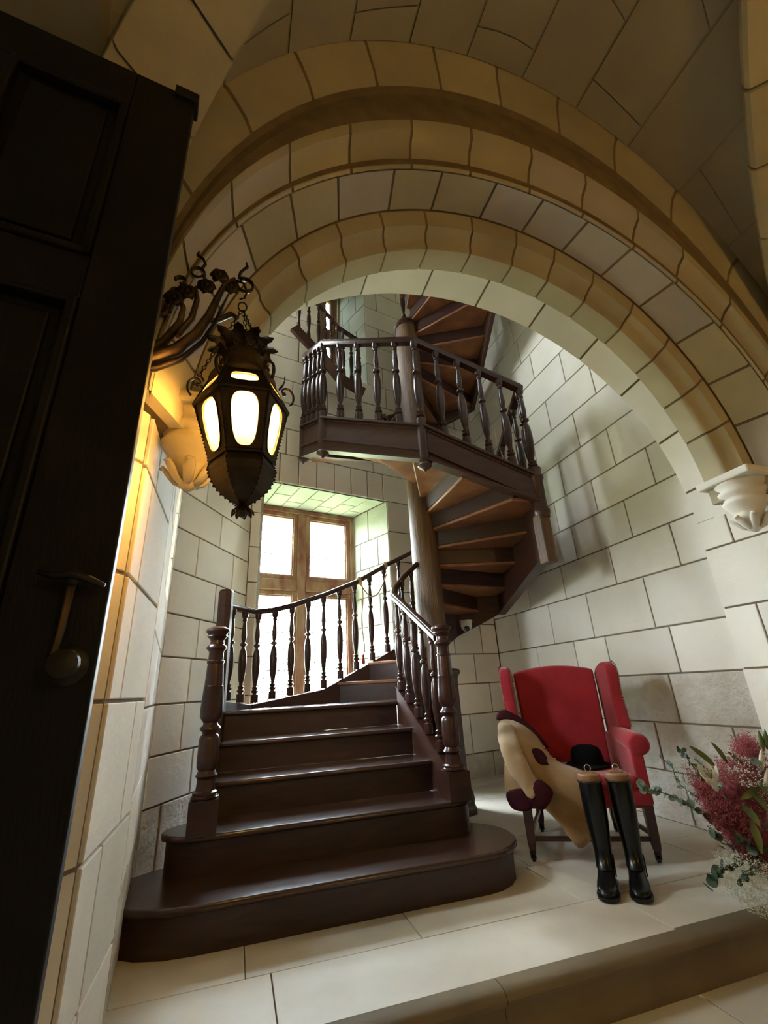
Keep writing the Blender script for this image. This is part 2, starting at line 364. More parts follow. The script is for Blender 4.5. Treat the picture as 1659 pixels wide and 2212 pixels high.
b0, b1 = reveal(US0, US1, UZ0, UZ1, wback, nv=5)
# wooden window: outer frame, mullion, transom, four casements with leaded glass
def make_window(name, s0, s1, z0, z1, ztr, label, rows_low=True):
    w = empty(name, PW((s0+s1)/2, z0, -WD-.05), kind='structure', label=label)
    iv = w.matrix_world.copy(); w_loc = V(w.location)
    def b(mb, sa, za, sb, zb, o0, o1):
        c = (PW((sa+sb)/2, (za+zb)/2, -WD-(o0+o1)/2))-w_loc
        mb.box(c, (abs(sb-sa), abs(o1-o0), abs(zb-za)), ax=(dw, nw, V((0, 0, 1))))
    sm = (s0+s1)/2-.02
    for nm, r in (('frame_head', (s0, z1-.07, s1, z1)), ('frame_sill', (s0, z0, s1, z0+.09)), ('frame_jamb', (s0, z0+.09, s0+.06, z1-.07)), ('frame_jamb', (s1-.06, z0+.09, s1, z1-.07)),
                  ('mullion', (sm-.055, z0+.09, sm+.055, z1-.07)), ('transom', (s0+.06, ztr-.07, sm-.055, ztr+.07)), ('transom', (sm+.055, ztr-.07, s1-.06, ztr+.07))):
        mb = MB(); b(mb, r[0], r[1], r[2], r[3], -.02, .10); mb.build(nm, 'winwood', w, bevel=.012)
    for (ca, cb) in ((s0+.06, sm-.055), (sm+.055, s1-.06)):
        for (za, zb, low) in ((z0+.09, ztr-.07, True), (ztr+.07, z1-.07, False)):
            f = .055; mb = MB()
            b(mb, ca, za, ca+f, zb, 0, .06); b(mb, cb-f, za, cb, zb, 0, .06); b(mb, ca+f, za, cb-f, za+f, 0, .06); b(mb, ca+f, zb-f, cb-f, zb, 0, .06)
            # inner bead
            g = f+.014
            b(mb, ca+f, za+f, ca+g, zb-f, .015, .05); b(mb, cb-g, za+f, cb-f, zb-f, .015, .05); b(mb, ca+g, za+f, cb-g, za+g, .015, .05); b(mb, ca+g, zb-g, cb-g, zb-f, .015, .05)
            cs = mb.build('casement', 'winwood', w, bevel=.006)
            g0, g1, h0, h1 = ca+g, cb-g, za+g, zb-g
            mg = MB(); b(mg, g0, h0, g1, h1, .03, .034); mg.build('pane', 'glass', cs)
            # lead cames in a diamond lattice with horizontal saddle bars
            ml = MB(); dx, dz = .115, .155
            cx, cz = (g0+g1)/2, (h0+h1)/2; wx, wzz = (g1-g0)/2, (h1-h0)/2
            for sg in (1, -1):
                k = -14
                while k <= 14:
                    # line (x/dx) + sg*(z/dz) = k
                    pts = []
                    for x in (-wx, wx):
                        z = sg*(k-x/dx)*dz
                        if -wzz <= z <= wzz: pts.append((x, z))
                    for z in (-wzz, wzz):
                        x = (k-sg*z/dz)*dx
                        if -wx < x < wx: pts.append((x, z))
                    if len(pts) >= 2:
                        p, q = pts[0], pts[1]
                        ml.bar(PW(cx+p[0], cz+p[1], -WD-.032)-w_loc, PW(cx+q[0], cz+q[1], -WD-.032)-w_loc, .008, .004, up=nw)
                    k += 1
            ml.build('lead_lattice', 'lead', cs, kind='stuff')
            ms = MB(); nb = 2 if not low else 3
            for i in range(1, nb+1):
                z = lerp(h0, h1, i/(nb+1)); ms.tube([PW(g0, z, -WD-.02)-w_loc, PW(g1, z, -WD-.02)-w_loc], .006, 6)
            ms.build('saddle_bar', 'lead', cs)
    return w
make_window('window_1', a0, a1, WZ0, WZ1, 2.30, 'tall wooden mullioned window with peeling paint behind the stair')
make_window('window_2', b0, b1, UZ0, UZ1, 6.45, 'upper wooden window glimpsed over the landing')
yaww = atan2(dw.y, dw.x)
portal('window_portal', PW((a0+a1)/2, 1.81, -WD-.2), (-pi/2, 0, yaww+0), 1.7, 3.1)
portal('window_portal_upper', PW((b0+b1)/2, 6.2, -WD-.2), (-pi/2, 0, yaww+0), 1.4, 2.4)
# unseen side window added high on the left wall to light the right
dln = dl.normalized(); nln = nl.normalized()
def PL(s_, z, o=0): return V((K2[0], K2[1], z))+dln*s_+nln*o
mb = MB()
for (sa, sb_, za_, zb_) in ((-.2, 0, SWIN[2]-.2, SWIN[3]+.2), (SWIN[1]-SWIN[0], SWIN[1]-SWIN[0]+.2, SWIN[2]-.2, SWIN[3]+.2), (0, SWIN[1]-SWIN[0], SWIN[2]-.2, SWIN[2]), (0, SWIN[1]-SWIN[0], SWIN[3], SWIN[3]+.2)):
    c = PL(SWIN[0]+(sa+sb_)/2, (za_+zb_)/2, -.25); mb.box(c, (sb_-sa, .44, zb_-za_), ax=(dln, nln, V((0, 0, 1))))
mb.build('reveal_bed', 'stone', wlft)
w3 = empty('window_3_added', PL(.58, 5.2, -.4), kind='structure', label='unseen tall side window added for light high on the left tower wall'); W3 = V(w3.location)
for (sa, sb_, za_, zb_) in ((.34, .39, 5.0, 6.5), (.79, .84, 5.0, 6.5), (.39, .79, 5.0, 5.06), (.39, .79, 6.44, 6.5), (.39, .79, 5.72, 5.77)):
    MB().box(PL((sa+sb_)/2, (za_+zb_)/2, -.40)-W3, (sb_-sa, .06, zb_-za_), ax=(dln, nln, V((0, 0, 1)))).build('frame_bar', 'winwood', w3)
MB().box(PL(.59, 5.75, -.42)-W3, (.40, .004, 1.38), ax=(dln, nln, V((0, 0, 1)))).build('pane', 'glass', w3)
portal('side_added_window_portal', PL(.59, 5.75, -.5), (-pi/2, 0, atan2(dln.y, dln.x)), .5, 1.5)
# plinth at the foot of the back wall and tower ceiling
MB().add([PW(2.0, 0, .16), PW(Lw-.05, 0, .16), PW(Lw-.05, .045, .16), PW(2.0, .045, .16), PW(2.0, 0, -.02), PW(Lw-.05, 0, -.02), PW(Lw-.05, .045, -.02), PW(2.0, .045, -.02)],
         [(0, 1, 2, 3), (7, 6, 5, 4), (0, 4, 5, 1), (1, 5, 6, 2), (2, 6, 7, 3), (3, 7, 4, 0)]).build('baseboard_back', 'slab', kind='structure')
MB().box((1.4, 3.8, ZT+.1), (5.2, 4.6, .2)).build('ceiling_tower', 'stone', kind='structure')['label'] = 'flat ceiling closing the stair tower'

# ------------------------------------------------------------------ arch
XC, ZS = 1.37, 2.07
def arcp(Y, a, h, th, off=0):
    return V((XC-(a+off)*cos(th), Y, ZS+(h+off)*sin(th)))
def vous(profile, t0, t1, m, par, name='stone', n=4, back=.05, gap=.0048):
    # profile: list of (Y,a,h); swept from t0 to t1 as a solid curved block
    k = len(profile); vs = []
    g = gap
    for i in range(n+1):
        t = lerp(t0+g, t1-g, i/n)
        for (Y, a, h) in profile: vs.append(arcp(Y, a, h, t))
    N = len(vs)
    # backs: offset along profile normals (in Y / radial plane)
    offs = []
    for j in range(k):
        p0 = profile[max(j-1, 0)]; p1 = profile[min(j+1, k-1)]
        dy, dr = p1[0]-p0[0], (p1[1]+p1[2]-p0[1]-p0[2])/2
        L = sqrt(dy*dy+dr*dr) or 1; offs.append((-dr/L*back*-1*-1, dy/L*back))
    for i in range(n+1):
        t = lerp(t0+g, t1-g, i/n)
        for j, (Y, a, h) in enumerate(profile):
            oy, orr = offs[j]; vs.append(arcp(Y+oy, a, h, t, orr))
    fs = []
    for i in range(n):
        for j in range(k-1):
            A = i*k+j; B = A+1; Cc = A+k+1; D = A+k
            fs.append((A, B, Cc, D)); fs.append((N+D, N+Cc, N+B, N+A))
    for i in (0, n):
        for j in range(k-1): A = i*k+j; fs.append((A, A+1, N+A+1, N+A))
    for j in (0, k-1):
        for i in range(n): A = i*k+j; fs.append((A, A+k, N+A+k, N+A))
    return MB().add(vs, fs).build(name, m, par, smooth='auto')
R1 = [(1.345, 1.99, 2.82), (1.35, 1.95, 2.78), (1.365, 1.90, 2.70), (1.375, 1.84, 2.56), (1.385, 1.80, 2.42)]
R2 = [(1.40, 1.775, 2.36), (1.38, 1.76, 2.22), (1.375, 1.755, 2.05), (1.385, 1.75, 1.98), (1.43, 1.745, 1.93), (1.46, 1.735, 1.85), (1.455, 1.72, 1.79), (1.465, 1.715, 1.775)]
R3 = [(1.475, 1.715, 1.775), (1.58, 1.675, 1.775), (1.69, 1.635, 1.775)]
R4 = [(1.70, 1.63, 1.77), (1.705, 1.60, 1.72), (1.715, 1.575, 1.665), (1.75, 1.565, 1.645), (1.775, 1.54, 1.605), (1.78, 1.515, 1.57), (1.79, 1.505, 1.555), (1.82, 1.50, 1.55), (1.93, 1.50, 1.55)]
R5 = [(1.94, 1.76, 1.71), (2.1, 1.77, 1.70), (2.27, 1.78, 1.685)]
bk = MB()
full = R1+R2+R3+R4+[(1.935, 1.76, 1.71)]+R5
nT = 48
prof2 = [(Y, a+.010, h+.010) for Y, a, h in full]
k = len(prof2); vs = [arcp(Y, a, h, pi*i/nT) for i in range(nT+1) for (Y, a, h) in prof2]
# close over the top with the thickness of the wall
outer = [(2.27, 2.6, 3.4), (1.345, 2.6, 3.4)]
vs2 = []
loop = prof2+outer; k = len(loop)
vs = [arcp(Y, a, h, pi*i/nT) for i in range(nT+1) for (Y, a, h) in loop]
fs = [(i*k+j, i*k+(j+1) % k, (i+1)*k+(j+1) % k, (i+1)*k+j) for i in range(nT) for j in range(k)]
fs += [tuple(range(k)), tuple(nT*k+j for j in range(k))]
arch = bk.add(vs, fs).build('trim_1', 'mortar_arch', kind='structure'); arch['label'] = 'stepped round stone arch with moulded orders over the stair opening'
def ring(prof, n, m, off, ms=None, lo=-.01, hi=pi+.01):
    ts = [lo]; step = pi/n; t = step*off
    while t < hi-.08: ts.append(t+rnd(-.012, .012)); t += step
    ts.append(hi)
    for i, (a, b) in enumerate(zip(ts, ts[1:])):
        if b-a > .05: vous(prof, a, b, ms if (ms and R_() < .45) else m, arch)
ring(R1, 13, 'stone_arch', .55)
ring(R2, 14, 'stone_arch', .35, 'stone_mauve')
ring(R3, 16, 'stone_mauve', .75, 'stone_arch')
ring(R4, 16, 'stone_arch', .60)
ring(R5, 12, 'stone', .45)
# wall above the arch on the tower side (closes the tower)
mb = MB()
pts = [arcp(2.275, 1.86, 1.78, pi*i/24) for i in range(25)]
for i in range(24):
    p, q = pts[i], pts[i+1]
    mb.add([p, q, V((q.x, 2.275, ZT)), V((p.x, 2.275, ZT))]+[v+V((0, -.3, 0)) for v in (p, q, V((q.x, 2.275, ZT)), V((p.x, 2.275, ZT)))], [(0, 1, 2, 3), (7, 6, 5, 4), (0, 4, 5, 1), (3, 2, 6, 7)])
mb.box((-1.02, 2.1, 4.2), (1.2, .35, 8.6)); mb.box((3.79, 2.1, 4.2), (1.25, .35, 8.6))
mb.build('wall_front', 'stone', kind='structure')['label'] = 'inner face of the wall over the arch'

# jambs below the springing: stones extruded from plan profiles
jz = [-.17, .27, .66, 1.068, 1.455, 1.86, 2.07]
def vstone(poly, z0, z1, m, par, gap=.008, back=.05, side=1):
    # poly: open plan polyline of the visible face, thickness goes to the +side normal
    n = len(poly); P = [V((x, y, 0)) for x, y in poly]
    def trim(p, q, g): d = (q-p); L = d.length; return p+d*min(.4, g/L)
    F = P[:]; F[0] = trim(P[0], P[1], gap); F[-1] = trim(P[-1], P[-2], gap)
    nr = []
    for i in range(n):
        d = (P[min(i+1, n-1)]-P[max(i-1, 0)]).normalized(); nr.append(V((-d.y, d.x, 0))*side)
    vs = []
    for z in (z0+gap, z1-gap):
        for i in range(n): vs.append(F[i]+V((0, 0, z)))
        for i in range(n): vs.append(F[i]+nr[i]*back+V((0, 0, z)))
    fs = []
    for i in range(n-1):
        fs += [(i, i+1, 2*n+i+1, 2*n+i), (n+i, n+i+1, 3*n+i+1, 3*n+i), (i, i+1, n+i+1, n+i), (2*n+i, 2*n+i+1, 3*n+i+1, 3*n+i)]
    fs += [(0, n, 3*n, 2*n), (n-1, 2*n-1, 4*n-1, 3*n-1)]
    return MB().add(vs, fs).build('stone', m, par, bevel=.003, seg=1)
def jamb(name, mir, label):
    def X(x): return x if not mir else 2*XC-x-.0
    xo = -.36 if not mir else -.39
    sd = 1
    core = MB(); xb = X(-1.0); zt = 2.07
    poly = [(X(-.61), 1.36), (X(-.45), 1.47), (X(xo-.012), 1.64), (X(xo-.012), 2.26), (xb, 2.26), (xb, 1.36)]
    core.prism(poly, -.17, zt)
    w = core.build(name, 'mortar', kind='structure'); w['label'] = label
    roll = [(X(-.62), 1.35), (X(-.56), 1.35), (X(-.52), 1.36), (X(-.49), 1.40), (X(-.475), 1.44), (X(-.44), 1.455), (X(-.42), 1.50), (X(-.425), 1.545), (X(-.40), 1.58), (X(xo-.005), 1.63)]
    for i, (z0, z1) in enumerate(zip(jz, jz[1:])):
        g = .006
        s = 1 if not mir else -1
        if mir: 
            vstone(roll, z0, z1, 'stone', w, g, .05, s)
            cuts = [1.64, 2.05, 2.27] if i % 2 else [1.64, 1.78, 2.27]
        else:
            vstone(roll, z0, z1, 'stone', w, g, .05, s)
            cuts = [1.64, 1.79, 2.27] if i in (4, 3) else ([1.64, 2.08, 2.27] if i in (2,) else [1.64, 1.86, 2.27])
        for a, b in zip(cuts, cuts[1:]):
            vstone([(X(xo), a), (X(xo), b)], z0, z1, 'stone', w, g, .05, s)
    return w
jamb('wall_jamb_left', False, 'left limestone jamb of the arch with a worn roll moulding')
jamb('wall_jamb_right', True, 'right limestone jamb of the arch with wide mortar joints')
# corbels carrying the arch mouldings
def corbel(name, cx, cy, sgn, label):
    w = empty(name, (cx, cy, 1.84), kind='structure', label=label)
    Mx = Matrix.Scale(1.0, 3)
    prof = [(.012, .0), (.03, .012), (.045, .03), (.04, .045), (.062, .07), (.080, .10), (.070, .115), (.082, .13), (.102, .165), (.120, .185), (.122, .20), (.108, .212), (.112, .225), (.130, .24), (.134, .262), (.120, .275), (.135, .30), (.14, .33)]
    MB().lathe(prof, 16).build('bell', 'stone_arch' if sgn < 0 else 'stone', w, smooth=True)
    for i in range(7):           # curled stone leaves under the bell
        a = 2*pi*i/7+.3; c, s = cos(a), sin(a)
        pts = [(c*.03, s*.03, .02), (c*.055, s*.055, .035), (c*.085, s*.085, .075), (c*.105, s*.105, .10), (c*.115, s*.115, .09)]
        MB().tube(pts, [.012, .02, .024, .018, .008], 6, flat=.5).build('stone_leaf', 'stone_arch' if sgn < 0 else 'stone', w, smooth=True)
    MB().box((0, 0, .345), (.30, .34, .05)).build('abacus', 'stone_arch' if sgn < 0 else 'stone', w, bevel=.012)
corbel('trim_2', -.235, 1.80, -1, 'carved limestone corbel under the arch, behind the lantern')
corbel('trim_3', 2.97, 1.80, 1, 'carved limestone corbel under the right foot of the arch')

# ------------------------------------------------------------------ groin vault of the hall
YC, BY = -.62, 1.97
def hz(u): return ZS+2.78*sqrt(max(0, 1-(u/1.975)**2))
mb = MB(); N = 40; idx = {}
for i in range(N+1):
    for j in range(N+1):
        u = -1.975*cos(pi*i/N); v = -1.97*cos(pi*j/N)
        z = hz(min(abs(u), abs(v)*1.0025))
        mb.v.append(V((XC+u, YC+v, z+.012)))
for i in range(N):
    for j in range(N): mb.f.append((i*(N+1)+j, (i+1)*(N+1)+j, (i+1)*(N+1)+j+1, i*(N+1)+j+1))
n0 = len(mb.v); top = [v+V((0, 0, .2)) for v in mb.v]; mb.v += top; mb.f += [tuple(n0+q for q in reversed(f)) for f in mb.f[:N*N]]
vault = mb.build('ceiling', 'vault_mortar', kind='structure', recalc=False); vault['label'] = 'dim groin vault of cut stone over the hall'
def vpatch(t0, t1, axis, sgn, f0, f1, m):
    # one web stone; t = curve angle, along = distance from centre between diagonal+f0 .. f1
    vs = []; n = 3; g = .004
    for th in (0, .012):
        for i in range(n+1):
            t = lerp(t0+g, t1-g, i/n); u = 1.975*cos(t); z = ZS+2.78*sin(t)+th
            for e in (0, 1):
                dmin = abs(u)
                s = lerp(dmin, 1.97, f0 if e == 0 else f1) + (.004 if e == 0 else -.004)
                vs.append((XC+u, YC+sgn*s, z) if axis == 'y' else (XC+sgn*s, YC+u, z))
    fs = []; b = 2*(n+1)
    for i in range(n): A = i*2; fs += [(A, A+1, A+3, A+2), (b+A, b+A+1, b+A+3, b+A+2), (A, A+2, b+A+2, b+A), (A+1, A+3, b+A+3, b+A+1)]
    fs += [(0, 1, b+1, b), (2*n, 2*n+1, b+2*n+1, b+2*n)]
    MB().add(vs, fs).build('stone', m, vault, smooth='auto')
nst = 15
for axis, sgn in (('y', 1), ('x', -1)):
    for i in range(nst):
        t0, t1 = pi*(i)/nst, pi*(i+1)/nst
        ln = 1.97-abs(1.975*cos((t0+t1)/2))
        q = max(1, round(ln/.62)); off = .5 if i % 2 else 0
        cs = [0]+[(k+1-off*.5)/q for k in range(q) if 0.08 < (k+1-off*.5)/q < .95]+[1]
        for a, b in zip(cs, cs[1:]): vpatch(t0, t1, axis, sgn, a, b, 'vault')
# diagonal ribs
def rib(sx, sy, i0=0):
    n = 11
    dd = V((-sx, -sy, 0)).normalized(); sd = V((dd.y, -dd.x, 0))
    for i in range(n):
        t0, t1 = pi/2*i/n+.004, pi/2*(i+1)/n-.004
        vs = []
        sec = [(-.17, .0), (-.17, -.05), (-.15, -.075), (.15, -.075), (.17, -.05), (.17, .0), (.13, .06), (-.13, .06)]
        for t in (t0, (t0+t1)/2, t1):
            u = 1.975*cos(t); z = ZS+2.78*sin(t)
            c = V((XC+sx*u, YC+sy*u, z))
            for w, hh in sec: vs.append(c+sd*w+V((0, 0, hh)))
        k = len(sec); fs = [(a*k+j, a*k+(j+1) % k, (a+1)*k+(j+1) % k, (a+1)*k+j) for a in range(2) for j in range(k)]+[tuple(range(k)), tuple(2*k+j for j in range(k))]
        MB().add(vs, fs).build('rib_stone', 'stone_arch', vault, smooth='auto')
rib(-1, 1); rib(1, 1)

# ------------------------------------------------------------------ hall walls (the side behind and beside the camera)
def slabwall(name, boxes, label):
    mb = MB()
    for c, d in boxes: mb.box(c, d)
    o = mb.build(name, 'stone_arch', kind='structure'); o['label'] = label
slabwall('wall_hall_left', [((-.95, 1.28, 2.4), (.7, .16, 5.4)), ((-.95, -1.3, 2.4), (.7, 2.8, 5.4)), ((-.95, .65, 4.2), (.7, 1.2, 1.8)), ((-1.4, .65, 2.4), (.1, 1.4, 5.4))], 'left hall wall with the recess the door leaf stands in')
slabwall('wall_hall_right', [((3.50, -.62, 2.4), (.34, 4.3, 5.4))], 'plain right wall of the hall')
slabwall('wall_hall_back', [((1.3, -2.68, 2.4), (5.6, .2, 5.4))], 'back wall of the hall')
#portal('door_portal', (1.65, -2.95, 1.0), (-pi/2, 0, 0), 1.6, 2.4)

# ------------------------------------------------------------------ floors
fl = MB().box((1.45, 3.9, -.06), (4.2, 3.7, .08)).build('floor', 'mortar', kind='structure'); fl['label'] = 'raised stone floor of the stair tower'
fy = [2.06, 2.45, 2.97, 3.5, 4.05, 4.6, 5.1, 5.6]
for i, (y0, y1) in enumerate(zip(fy, fy[1:])):
    x = -.7; first = True
    while x < 3.3:
        w = rnd(.75, 1.1) if i else rnd(1.4, 1.9)
        if first: w *= rnd(.5, 1); first = False
        x1 = min(x+w, 3.4); 
        if 3.4-x1 < .25: x1 = 3.4
        qstone((x, y0, 0), (x1, y0, 0), (x1, y1, 0), (x, y1, 0), (0, 0, 1), 'slab', fl, .0025, .02, .0015, name='paving_slab', out=rnd(-.0008, .0008)); x = x1
# moulded edge of the step down to the hall
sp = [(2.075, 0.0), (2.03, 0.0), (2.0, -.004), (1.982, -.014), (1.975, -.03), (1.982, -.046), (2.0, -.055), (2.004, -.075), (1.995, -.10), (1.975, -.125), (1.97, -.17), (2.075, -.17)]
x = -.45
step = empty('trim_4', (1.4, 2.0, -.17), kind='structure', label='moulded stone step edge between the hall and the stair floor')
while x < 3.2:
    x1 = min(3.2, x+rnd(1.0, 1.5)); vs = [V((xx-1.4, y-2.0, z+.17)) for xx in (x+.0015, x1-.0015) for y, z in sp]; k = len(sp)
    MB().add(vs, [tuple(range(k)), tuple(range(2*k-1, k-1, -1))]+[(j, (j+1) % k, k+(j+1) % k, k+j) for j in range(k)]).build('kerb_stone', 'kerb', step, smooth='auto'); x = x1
fh = MB().box((1.3, -.4, -.23), (5.4, 5.1, .08)).build('floor_hall', 'mortar', kind='structure'); fh['label'] = 'lower stone floor of the hall'
for i, y0 in enumerate([-1.6, -.7, .2, 1.1]):
    x = -1.2+(.4 if i % 2 else 0)
    while x < 3.4:
        x1 = min(3.4, x+.9)
        qstone((x, y0, -.17), (x1, y0, -.17), (x1, y0+.88, -.17), (x, y0+.88, -.17), (0, 0, 1), 'slab', fh, .004, .02, .002, name='paving_slab'); x = x1
exec_after = True
# ================================================================== staircase
RISE = .19
PX, PY = 1.88, 4.36
stair = empty('spiral_staircase', (1.0, 3.9, 0), label='dark mahogany spiral staircase with turned balusters winding round an oak post', cat='staircase')
SL = V(stair.location)
def sb(mb, name, m, **kw):
    mb.v = [v-SL for v in mb.v]; return mb.build(name, m, stair, **kw)
XRI, XLI = 1.374, -.095
Y1, Y2, GO = 2.6878, 3.0206, .3526
TT = .034
def rounded(xl, xr, y0, y1, rxl, rxr, ry, n=10):
    # tread plan with big rounded ends
    p = []
    for i in range(n+1): a = -pi/2+pi*i/n; p.append((xr+rxr*cos(a), y0+ry+ry*sin(a)))
    p.append((xr, y1)); p.append((xl, y1))
    for i in range(n+1): a = pi/2+pi*i/n; p.append((xl+rxl*cos(a), y0+ry+ry*sin(a)))
    return p
def nosing(poly, z, name='tread', m='wood_tread'):
    mb = MB(); mb.prism(poly, z-TT, z); return sb(mb, name, m, bevel=.013, seg=3, smooth='auto')
# two bull-nosed bottom steps
nosing(rounded(-.10, 1.38, Y1, 3.42, .46, .33, .33), .19)
mb = MB(); mb.prism(rounded(-.10, 1.38, Y1+.03, 3.40, .43, .30, .30), .0, .19-TT); sb(mb, 'riser', 'wood_riser', smooth='auto')
nosing(rounded(-.10, 1.36, Y2, 3.44, .24, .19, .18), .38)
mb = MB(); mb.prism(rounded(-.10, 1.36, Y2+.03, 3.42, .21, .16, .15), .19, .38-TT); sb(mb, 'riser', 'wood_riser', smooth='auto')
for k in (3, 4, 5):
    y = Y2+(k-2)*GO; z = k*RISE
    yb = y+GO+.04
    if k < 5: nosing([(XLI, y), (XRI, y), (XRI, yb), (XLI, yb)], z)
    mb = MB(); mb.box(((XLI+XRI)/2, y+.04, z-TT-(RISE-TT)/2-.0), (XRI-XLI, .02, RISE-TT)); sb(mb, 'riser', 'wood_riser')
# outer string polygon of the whole winding flight: (x, y)
def zn(a): return 1.33+(135-a)*.0076          # tread height at angle a (degrees, falls with a)
OUT = [(172.0, -.115, 4.10)]
VTX = [(XLI-.02, 4.10), (.13, 4.56), (.84, 4.80), (1.62, 4.96), (2.55, 5.16), (3.03, 4.86), (2.63, 3.28), (1.50, 3.32), (.695, 4.01), (.563, 4.50)]
def ang(x, y): return degrees(atan2(y-PY, x-PX))
VA = []
prev = None
for x, y in VTX:
    a = ang(x, y)
    if prev is not None:
        while a > prev+1: a -= 360
    else:
        a = a if a > 0 else a+360
    VA.append(a); prev = a
def rout(a, inset=0):
    # radius of polygon at winding angle a
    aa = a
    for i in range(len(VA)-1):
        if VA[i+1]-1e-6 <= aa <= VA[i]+1e-6:
            p, q = V(VTX[i]), V(VTX[i+1]); d = V((cos(radians(a)), sin(radians(a))))
            e = q-p; den = d.x*e.y-d.y*e.x
            w = p-V((PX, PY)); t = (w.x*e.y-w.y*e.x)/den
            return t-inset
    return 1.26-inset
def pp(a, r, z): return V((PX+r*cos(radians(a)), PY+r*sin(radians(a)), z))
RI = .13
def winder(a0, a1, z, rfun, nose=1.5):
    # wedge tread from angle a0 (nosing) down to a1 (back)
    n = max(2, int(abs(a0-a1)/6)); A = [lerp(a0+nose, a1-1.0, i/n) for i in range(n+1)]
    # include polygon corners
    for va in VA:
        if a1-1 < va < a0+nose: A.append(va)
    A = sorted(A, reverse=True)
    poly = [(PX+RI*cos(radians(a)), PY+RI*sin(radians(a))) for a in (A[-1], A[0])]+[(PX+rfun(a)*cos(radians(a)), PY+rfun(a)*sin(radians(a))) for a in A]
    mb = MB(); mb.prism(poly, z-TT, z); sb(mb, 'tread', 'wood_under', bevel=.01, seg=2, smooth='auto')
    # riser under the nosing
    mb = MB(); p = pp(a0, RI, 0); q = pp(a0, rfun(a0)-.005, 0)
    mb.bar(V((p.x, p.y, z-TT-(RISE-TT)/2)), V((q.x, q.y, z-TT-(RISE-TT)/2)), .018, RISE-TT); sb(mb, 'riser', 'wood_riser')
rf = lambda a: rout(a, .02)
# tread 5: from the straight nosing to the first winder line
z5 = 5*RISE
p6 = pp(152, rf(152), 0)
nosing([(XLI, Y2+3*GO), (XRI, Y2+3*GO), (1.76, 4.27), (1.76, 4.42), (p6.x-.0, p6.y), (.13, 4.54), (XLI, 4.10)], z5)
angs = [152, 135, 110, 85, 60, 35, 10, -15, -40, -65, -90, -115, -140, -165]
for i, a in enumerate(angs[:-1]): winder(a, angs[i+1], 1.14+.19*i, rf)
ZL = 1.14+.19*12
winder(-140-25, -196, ZL+.19, rf)
# narrow turn from the landing and the second full turn
for i in range(4):
    a = -196-i*22; winder(a, a-22, ZL+.38+i*.16, lambda a: .50)
A2 = [-262-25*i for i in range(10)]
rf2 = lambda a: rout(a+360, .02)
def winder2(a, b, z):
    global VA
    n = 4; A = [lerp(a+1.5, b-1, i/n) for i in range(n+1)]+[va-360 for va in VA if b-1 < va-360 < a+1.5]; A = sorted(A, reverse=True)
    poly = [(PX+RI*cos(radians(t)), PY+RI*sin(radians(t))) for t in (A[-1], A[0])]+[(PX+rf2(t)*cos(radians(t)), PY+rf2(t)*sin(radians(t))) for t in A]
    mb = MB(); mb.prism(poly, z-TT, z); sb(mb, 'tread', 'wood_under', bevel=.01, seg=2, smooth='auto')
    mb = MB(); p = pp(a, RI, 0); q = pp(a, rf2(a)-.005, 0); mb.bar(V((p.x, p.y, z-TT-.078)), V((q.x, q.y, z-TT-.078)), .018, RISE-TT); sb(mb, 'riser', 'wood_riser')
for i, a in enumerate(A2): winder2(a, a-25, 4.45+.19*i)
def zn2(a): return 4.45+(-262-a)*.0076
# closed strings along polygon edges
def string_seg(p, q, zb0, zb1, zt0, zt1, th=.05, m='wood_string', mould=True):
    p, q = V((*p, 0)), V((*q, 0)); d = (q-p).normalized(); s = V((d.y, -d.x, 0))
    c = V((PX, PY, 0)); out = s if s.dot((p+q)/2-c) > 0 else -s
    mb = MB(); vs = []
    for o in (0, th):
        vs += [p+out*(o-th/2)+V((0, 0, zb0)), q+out*(o-th/2)+V((0, 0, zb1)), q+out*(o-th/2)+V((0, 0, zt1)), p+out*(o-th/2)+V((0, 0, zt0))]
    mb.add(vs, [(0, 1, 2, 3), (7, 6, 5, 4), (0, 4, 5, 1), (1, 5, 6, 2), (2, 6, 7, 3), (3, 7, 4, 0)])
    o = sb(mb, 'string', m, bevel=.004)
    if mould:
        mb = MB()
        for off, hh, ww in ((.0, .022, .034), (-.035, .012, .016), (-.26, .018, .022)):
            a = p+out*(th/2+ww/2-.004)+V((0, 0, zt0+off)); b = q+out*(th/2+ww/2-.004)+V((0, 0, zt1+off))
            mb.bar(a, b, ww, hh)
        a = p+V((0, 0, zb0-.010)); b = q+V((0, 0, zb1-.010)); mb.bar(a, b, th+.05, .02)
        mo = sb(mb, 'string_moulding', 'wood_string')
    return o
# handrail + baluster sampling
BPROF = [(.034, 0), (.034, .085), (.020, .088), (.018, .10), (.031, .112), (.033, .125), (.020, .137), (.024, .150), (.027, .163), (.015, .175), (.018, .19), (.016, .20), (.021, .215), (.027, .26), (.034, .34), (.036, .42),
         (.033, .50), (.027, .555), (.015, .585), (.014, .60), (.031, .615), (.031, .632), (.014, .65), (.019, .675), (.024, .72), (.022, .77), (.015, .86), (.014, .885), (.021, .895), (.021, .91), (.017, .92), (.024, .935), (.030, .95), (.030, 1.0)]
_bcache = {}
def baluster(x, y, z0, z1, sc_=1.0, name='baluster', rot=0):
    h = z1-z0; key = (round(h, 2), round(sc_, 2))
    if key not in _bcache:
        o = MB().lathe([(r*sc_, z*h) for r, z in BPROF], 10).build(name, 'wood', stair, smooth='auto'); _bcache[key] = o
        o.location = V((x, y, z0))-SL
        return o
    o = _bcache[key].copy(); COL.objects.link(o); o.name = name; o.parent = stair; o.location = V((x, y, z0))-SL; o.rotation_euler = (0, 0, rot); return o
